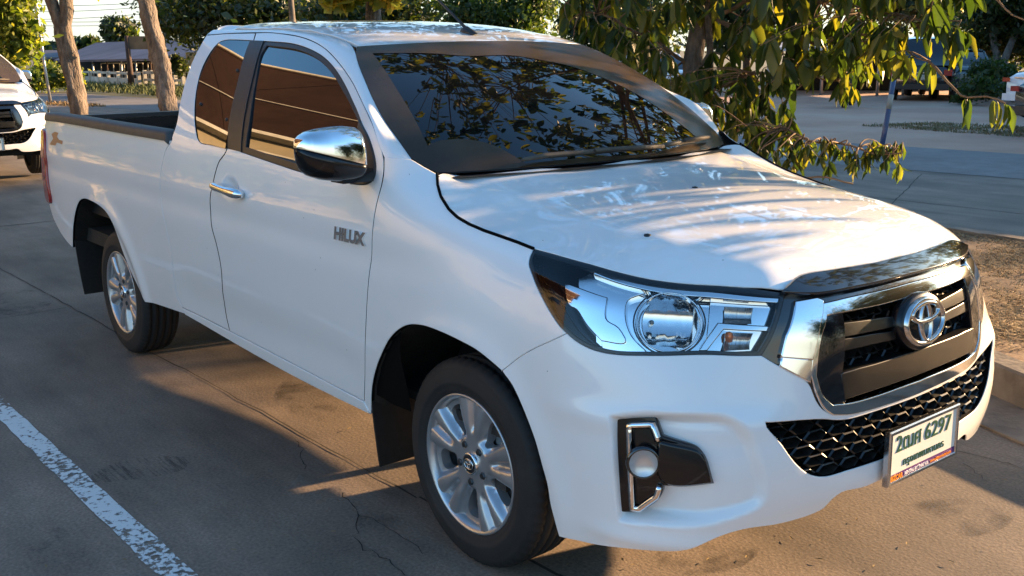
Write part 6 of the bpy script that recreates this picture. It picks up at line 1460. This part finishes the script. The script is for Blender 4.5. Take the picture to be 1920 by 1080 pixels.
for k in range(8):
    x = -40+k*3.7; yo = -(x+24)*.31; h = gq.uniform(4.0, 5.4)
    crown_tree('shrub', ['clipped shrub %s' % s for s in ('farthest along the cream wall', 'second from the far end of the cream wall', 'third along the cream wall', 'fourth along the cream wall', 'fifth along the cream wall', 'sixth along the cream wall', 'seventh along the cream wall', 'nearest the camera along the cream wall')][k], [((x, -5.7+yo, h*.5), (1.7, .7, h*.4)), ((x+1, -5.9+yo, h*.42), (1.4, .7, h*.36))], 1100, .2, BRIGHTLEAF, None, .1, 'shrubs along the cream building', 'shrub', 60+k)

# ------------------------------------------------------------------ the second pickup
pk2 = copy_tree(truck); pk2.name = 'pickup_truck'; tag(pk2, 'white pickup parked behind the truck bed, cut by the left edge', 'pickup truck'); pk2.location = (-12.38, .42, 0.03); pk2.rotation_euler = (0, 0, R(-2))
for ch in list(pk2.children):
    if ch.name.startswith('number_plate'):
        for c_ in list(ch.children): bpy.data.objects.remove(c_)
        bpy.data.objects.remove(ch)
make_plate(pk2, MP, '4กภ 9611', 'นครราชสีมา', False)
for ch in list(pk2.children):
    for key in ('grille',):
        if ch.name.startswith(key):
            for s_ in ch.children:
                if s_.name.startswith('grille_frame'): 
                    me = s_.data.copy(); me.materials[0] = BGLOSS; s_.data = me
    if ch.name.startswith('chrome_garnish'): me = ch.data.copy(); me.materials[0] = PAINT; ch.data = me
    if ch.name.startswith('decal') or ch.name.startswith('aerial'): bpy.data.objects.remove(ch)

# ------------------------------------------------------------------ generic parked cars
def make_car(label, pos, heading, paint, L=4.5, W=1.75, H=1.45, suv=False, plate=True, cat='car'):
    o = empty('parked_car', (pos[0], pos[1], 0), heading); tag(o, label, cat)
    rear = -L/2; st = 15; X = np.linspace(-L/2, L/2, st)
    if suv: sh_ = [.95, 1.02, 1.04, 1.04, 1.04, 1.04, 1.04, 1.03, 1.02, 1.0, .98, .95, .90, .84, .70]
    else: sh_ = [.88, .97, .99, .98, .95, .93, .92, .91, .90, .89, .87, .85, .80, .74, .60]
    bt = [.36, .28]+[.24]*11+[.26, .34]; wd = [.80, .93, .98, 1, 1, 1, 1, 1, 1, 1, 1, .99, .96, .90, .74]
    V = []; sec = [(-.96, 0), (-1, .25), (-1.0, .6), (-.95, .9), (-.80, 1.0), (-.4, 1.03), (0, 1.035), (.4, 1.03), (.80, 1.0), (.95, .9), (1.0, .6), (1, .25), (.96, 0)]
    for i, x in enumerate(X):
        for (yy, zz) in sec: V.append((x+(.05 if i == 0 else 0)*abs(1-zz), yy*W/2*wd[i], bt[i]+(sh_[i]-bt[i])*zz))
    m_ = len(sec); mb = MB(); mb.add(V, [(i*m_+j, (i+1)*m_+j, (i+1)*m_+j+1, i*m_+j+1) for i in range(st-1) for j in range(m_-1)]+[tuple(range(m_)), tuple(range((st-1)*m_, st*m_))[::-1]]); mb.build('body', paint, o)
    # greenhouse
    if suv: gx = [(-L/2+.12, -L/2+.32), (L*.12, L*.26)]
    else: gx = [(-L/2+.62, -L/2+1.15), (L*.06, L*.22)]
    zb = sh_[5]-.02; zt = H; y0, y1 = W/2*.90, W/2*.66
    gl = [(gx[0][0], zb), (gx[0][1], zt-.06), (gx[0][1]+.3, zt), (gx[1][0], zt), (gx[1][0]+.15, zt-.05), (gx[1][1], zb)]
    V = []; 
    for (x, z) in gl:
        t = (z-zb)/(zt-zb); yy = y0+(y1-y0)*t; V += [(x, -yy, z), (x, -yy*.5, z+.02*t), (x, yy*.5, z+.02*t), (x, yy, z)]
    n_ = len(gl); F = [(4*i+j, 4*i+4+j, 4*i+5+j, 4*i+1+j) for i in range(n_-1) for j in range(3)]; mb = MB(); mb.add(V, F, 0); mb.add(V, [tuple(4*i for i in range(n_)), tuple(4*i+3 for i in reversed(range(n_)))], 0, smooth=False); mb.build('window_glass', TGLASS, o)
    mb = MB(); V = []
    for (x, z) in gl[1:5]: yy = y1+.03; V += [(x, -yy, z+.012), (x, -yy*.5, z+.04), (x, yy*.5, z+.04), (x, yy, z+.012)]
    mb.add(V, [(4*i+j, 4*i+4+j, 4*i+5+j, 4*i+1+j) for i in range(3) for j in range(3)]); mb.build('roof', paint, o)
    for s_ in (-1, 1):
        for (a_, b_) in ((gl[0], gl[1]), (gl[4], gl[5]), ((0, zb), (0, zt))):
            mb = MB(); f = lambda p: (p[0], s_*(y0+(y1-y0)*((p[1]-zb)/(zt-zb))+.008), p[1]); mb.tube([f(a_), f(b_)], .035, 6); mb.build('window_pillar', paint, o)
    for s_ in (-1, 1):
        for x in (-L/2+.82, L/2-.85):
            mb = MB(); M = Matrix.Translation((x, s_*(W/2-.09), .32))@Matrix.Rotation(R(-90*s_), 4, 'X'); mb.lathe([(.0, .085), (.2, .085), (.205, .10), (.29, .10), (.32, .07), (.32, -.09), (.2, -.10)], 24, M=M); w_o = mb.build('wheel', RUBBER, o)
            mb = MB(); mb.lathe([(0, .10), (.05, .105), (.19, .092), (.2, .102), (.205, .09)], 20, M=M); mb.build('rim', ALLOY, w_o)
        zl = sh_[1]-.17; mb = MB(); mb.box(rear+.0, rear+.28, s_*W/2*.68 if s_ > 0 else -W/2*.925, W/2*.925 if s_ > 0 else -W/2*.68, zl-(.12 if suv else .04), zl+.05); mb.build('tail_lamp', REDL, o)
        mb = MB(); mb.box(L/2-.30, L/2-.05, s_*W/2*.45 if s_ > 0 else -W/2*.86, W/2*.86 if s_ > 0 else -W/2*.45, .62, .74); mb.build('headlight', CHROME, o)
        mb = MB(); V, F = superell((gx[1][1]-.25, s_*(W/2+.08), zb+.06), (.06, .10, .06), R(-90), R(90), n=8, m=12); mb.add(V, F); mb.build('mirror', paint, o)
    mb = MB(); mb.box(rear-.03, rear+.12, -W/2*.86, W/2*.86, .34, .50); mb.build('bumper', BPLAS if suv else paint, o)
    mb = MB(); mb.box(rear-.012, rear+.06, -.45, .45, (.80 if suv else .84), (.83 if suv else .865)); mb.build('chrome_strip', CHROME, o)
    if plate: mb = MB(); mb.box(rear-.02, rear+.04, -.17, .17, .62, .76); mb.build('number_plate', WHITEP, o)
    return o
BLACKC = mat('black_car_paint', (.008, .008, .009), .25, 0, 1.0); SILV = mat('grey_car_paint', (.16, .19, .19), .3, .4, 1.0); DARKC = mat('charcoal_car_paint', (.012, .013, .015), .25, 0, 1.0)
def place(px, py): q_ = gp_(px, py); return q_
def car_at(px, py, heading, L, **kw):
    """px,py = ground point under the middle of the tail"""
    q_ = gp_(px, py); h = R(heading); return make_car(pos=(q_[0]+math.cos(h)*L/2, q_[1]+math.sin(h)*L/2), heading=h, L=L, **kw)
car_at(1722, 190, 112, 4.6, label='black off-road car parked tail outwards under the green awning', paint=BLACKC, W=1.85, H=1.80, suv=True)
car_at(1808, 187, 126, 4.5, label='grey sedan parked beside the black off-road car', paint=SILV, W=1.75, H=1.45)
car_at(1926, 219, 72, 4.4, label='white sedan at the right edge, tail towards the road', paint=PAINT, W=1.72, H=1.46)
car_at(1948, 256, 66, 4.4, label='charcoal car cut by the right edge in front of the white sedan', paint=DARKC, W=1.75, H=1.45)
car_at(1255, 200, 150, 4.4, label='white car half hidden by the tree trunk behind the hood', paint=PAINT, W=1.72, H=1.46)
# motorcycle
mc = gp_(1588, 200); mo = empty('motorcycle', (mc[0], mc[1], 0), R(115)); tag(mo, 'small motorcycle parked in front of the dark carport', 'motorcycle')
for x in (-.62, .62):
    mb = MB(); M = Matrix.Translation((x, 0, .29))@Matrix.Rotation(R(90), 4, 'X'); mb.lathe([(.22, -.04), (.28, -.035), (.29, 0), (.28, .035), (.22, .04)], 24, M=M); w_o = mb.build('wheel', RUBBER, mo)
    mb = MB(); mb.lathe([(0, .03), (.05, .03), (.05, .01), (.22, .01), (.22, -.01), (.05, -.01), (0, -.03)], 20, M=M); mb.build('rim', STEEL, w_o)
BLUEB = mat('dark_blue_fairing', (.015, .03, .08), .3, coat=.6)
mb = MB(); mb.tube([(-.62, 0, .32), (-.2, 0, .42), (.2, 0, .42), (.45, 0, .75)], [.05, .10, .10, .07], 10); mb.tube([(.62, 0, .29), (.45, 0, .95)], .03, 8); mb.box(-.15, .2, -.12, .12, .22, .45); mb.build('frame', STEEL, mo)
mb = MB(); mb.tube([(-.75, 0, .72), (-.5, 0, .76), (-.1, 0, .74), (.1, 0, .66)], [.05, .12, .13, .06], 10); mb.build('seat', BPLAS, mo)
mb = MB(); mb.tube([(.30, 0, .50), (.42, 0, .72), (.50, 0, .95), (.47, 0, 1.02)], [.10, .15, .13, .05], 12); mb.tube([(-.8, 0, .62), (-.5, 0, .6), (-.2, 0, .55)], [.04, .10, .09], 10); mb.build('fairing', BLUEB, mo)
mb = MB(); mb.tube([(.40, -.33, 1.0), (.46, -.1, 1.03), (.46, .1, 1.03), (.40, .33, 1.0)], .014, 8); mb.build('handlebar', STEEL, mo)
for s_ in (-1, 1):
    mb = MB(); mb.tube([(.44, .2*s_, 1.02), (.42, .24*s_, 1.16)], .008, 6); V, F = superell((.42, .25*s_, 1.19), (.015, .06, .035), R(-90), R(90), n=8, m=12); mb.add(V, F); mb.build('mirror', CHROME, mo)
hm = MB(); V, F = superell((0, 0, .13), (.14, .12, .13), R(-55), R(90), .9, 12, 20); hm.add(V, F); h_o = hm.build('helmet', mat('orange_helmet', (.32, .08, .03), .3, coat=.8)); h_o.location = (mc[0]-.1, mc[1]+.02, .78); tag(h_o, 'orange brown helmet resting on the motorcycle seat', 'helmet')
# fallen leaves and bits on the concrete
DRYL = noisemat('fallen_leaf', [(.3, (.12, .07, .03)), (.7, (.34, .24, .10))], scale=20, rough=.8)
gl_ = np.random.default_rng(9)
lf = [(1540, 862+0), (1480, 1010), (1472, 1002), (1538, 1015), (1190, 1062), (1068, 1060), (1165, 1050), (1530, 1052), (1640, 1063), (505, 750), (510, 777), (660, 805), (500, 850), (632, 1000), (229, 1052), (1890, 905), (1605, 980), (1740, 905), (1330, 1050), (445, 1035), (290, 950), (88, 1068), (1010, 1045), (1400, 1045), (1700, 1020), (1790, 1060), (1860, 1030)]
for i_, (px_, py_) in enumerate(lf):
    p = gp_(px_, py_); lv2 = Leaves(); s_ = gl_.uniform(.008, .017); a = gl_.random()*6.28
    lv2.broad(np.array([0., 0, .004]), np.array([math.cos(a), math.sin(a), .12]), np.array([0, 0, 1.0]), s_*1.6, s_*.5, .3, .1, gl_); o = lv2.build('fallen_leaf', DRYL, None); o.location = (p[0], p[1], .004); tag(o, 'tiny dry leaf fallen on the concrete near the pickup', 'leaf', 'fallen leaves on the concrete')
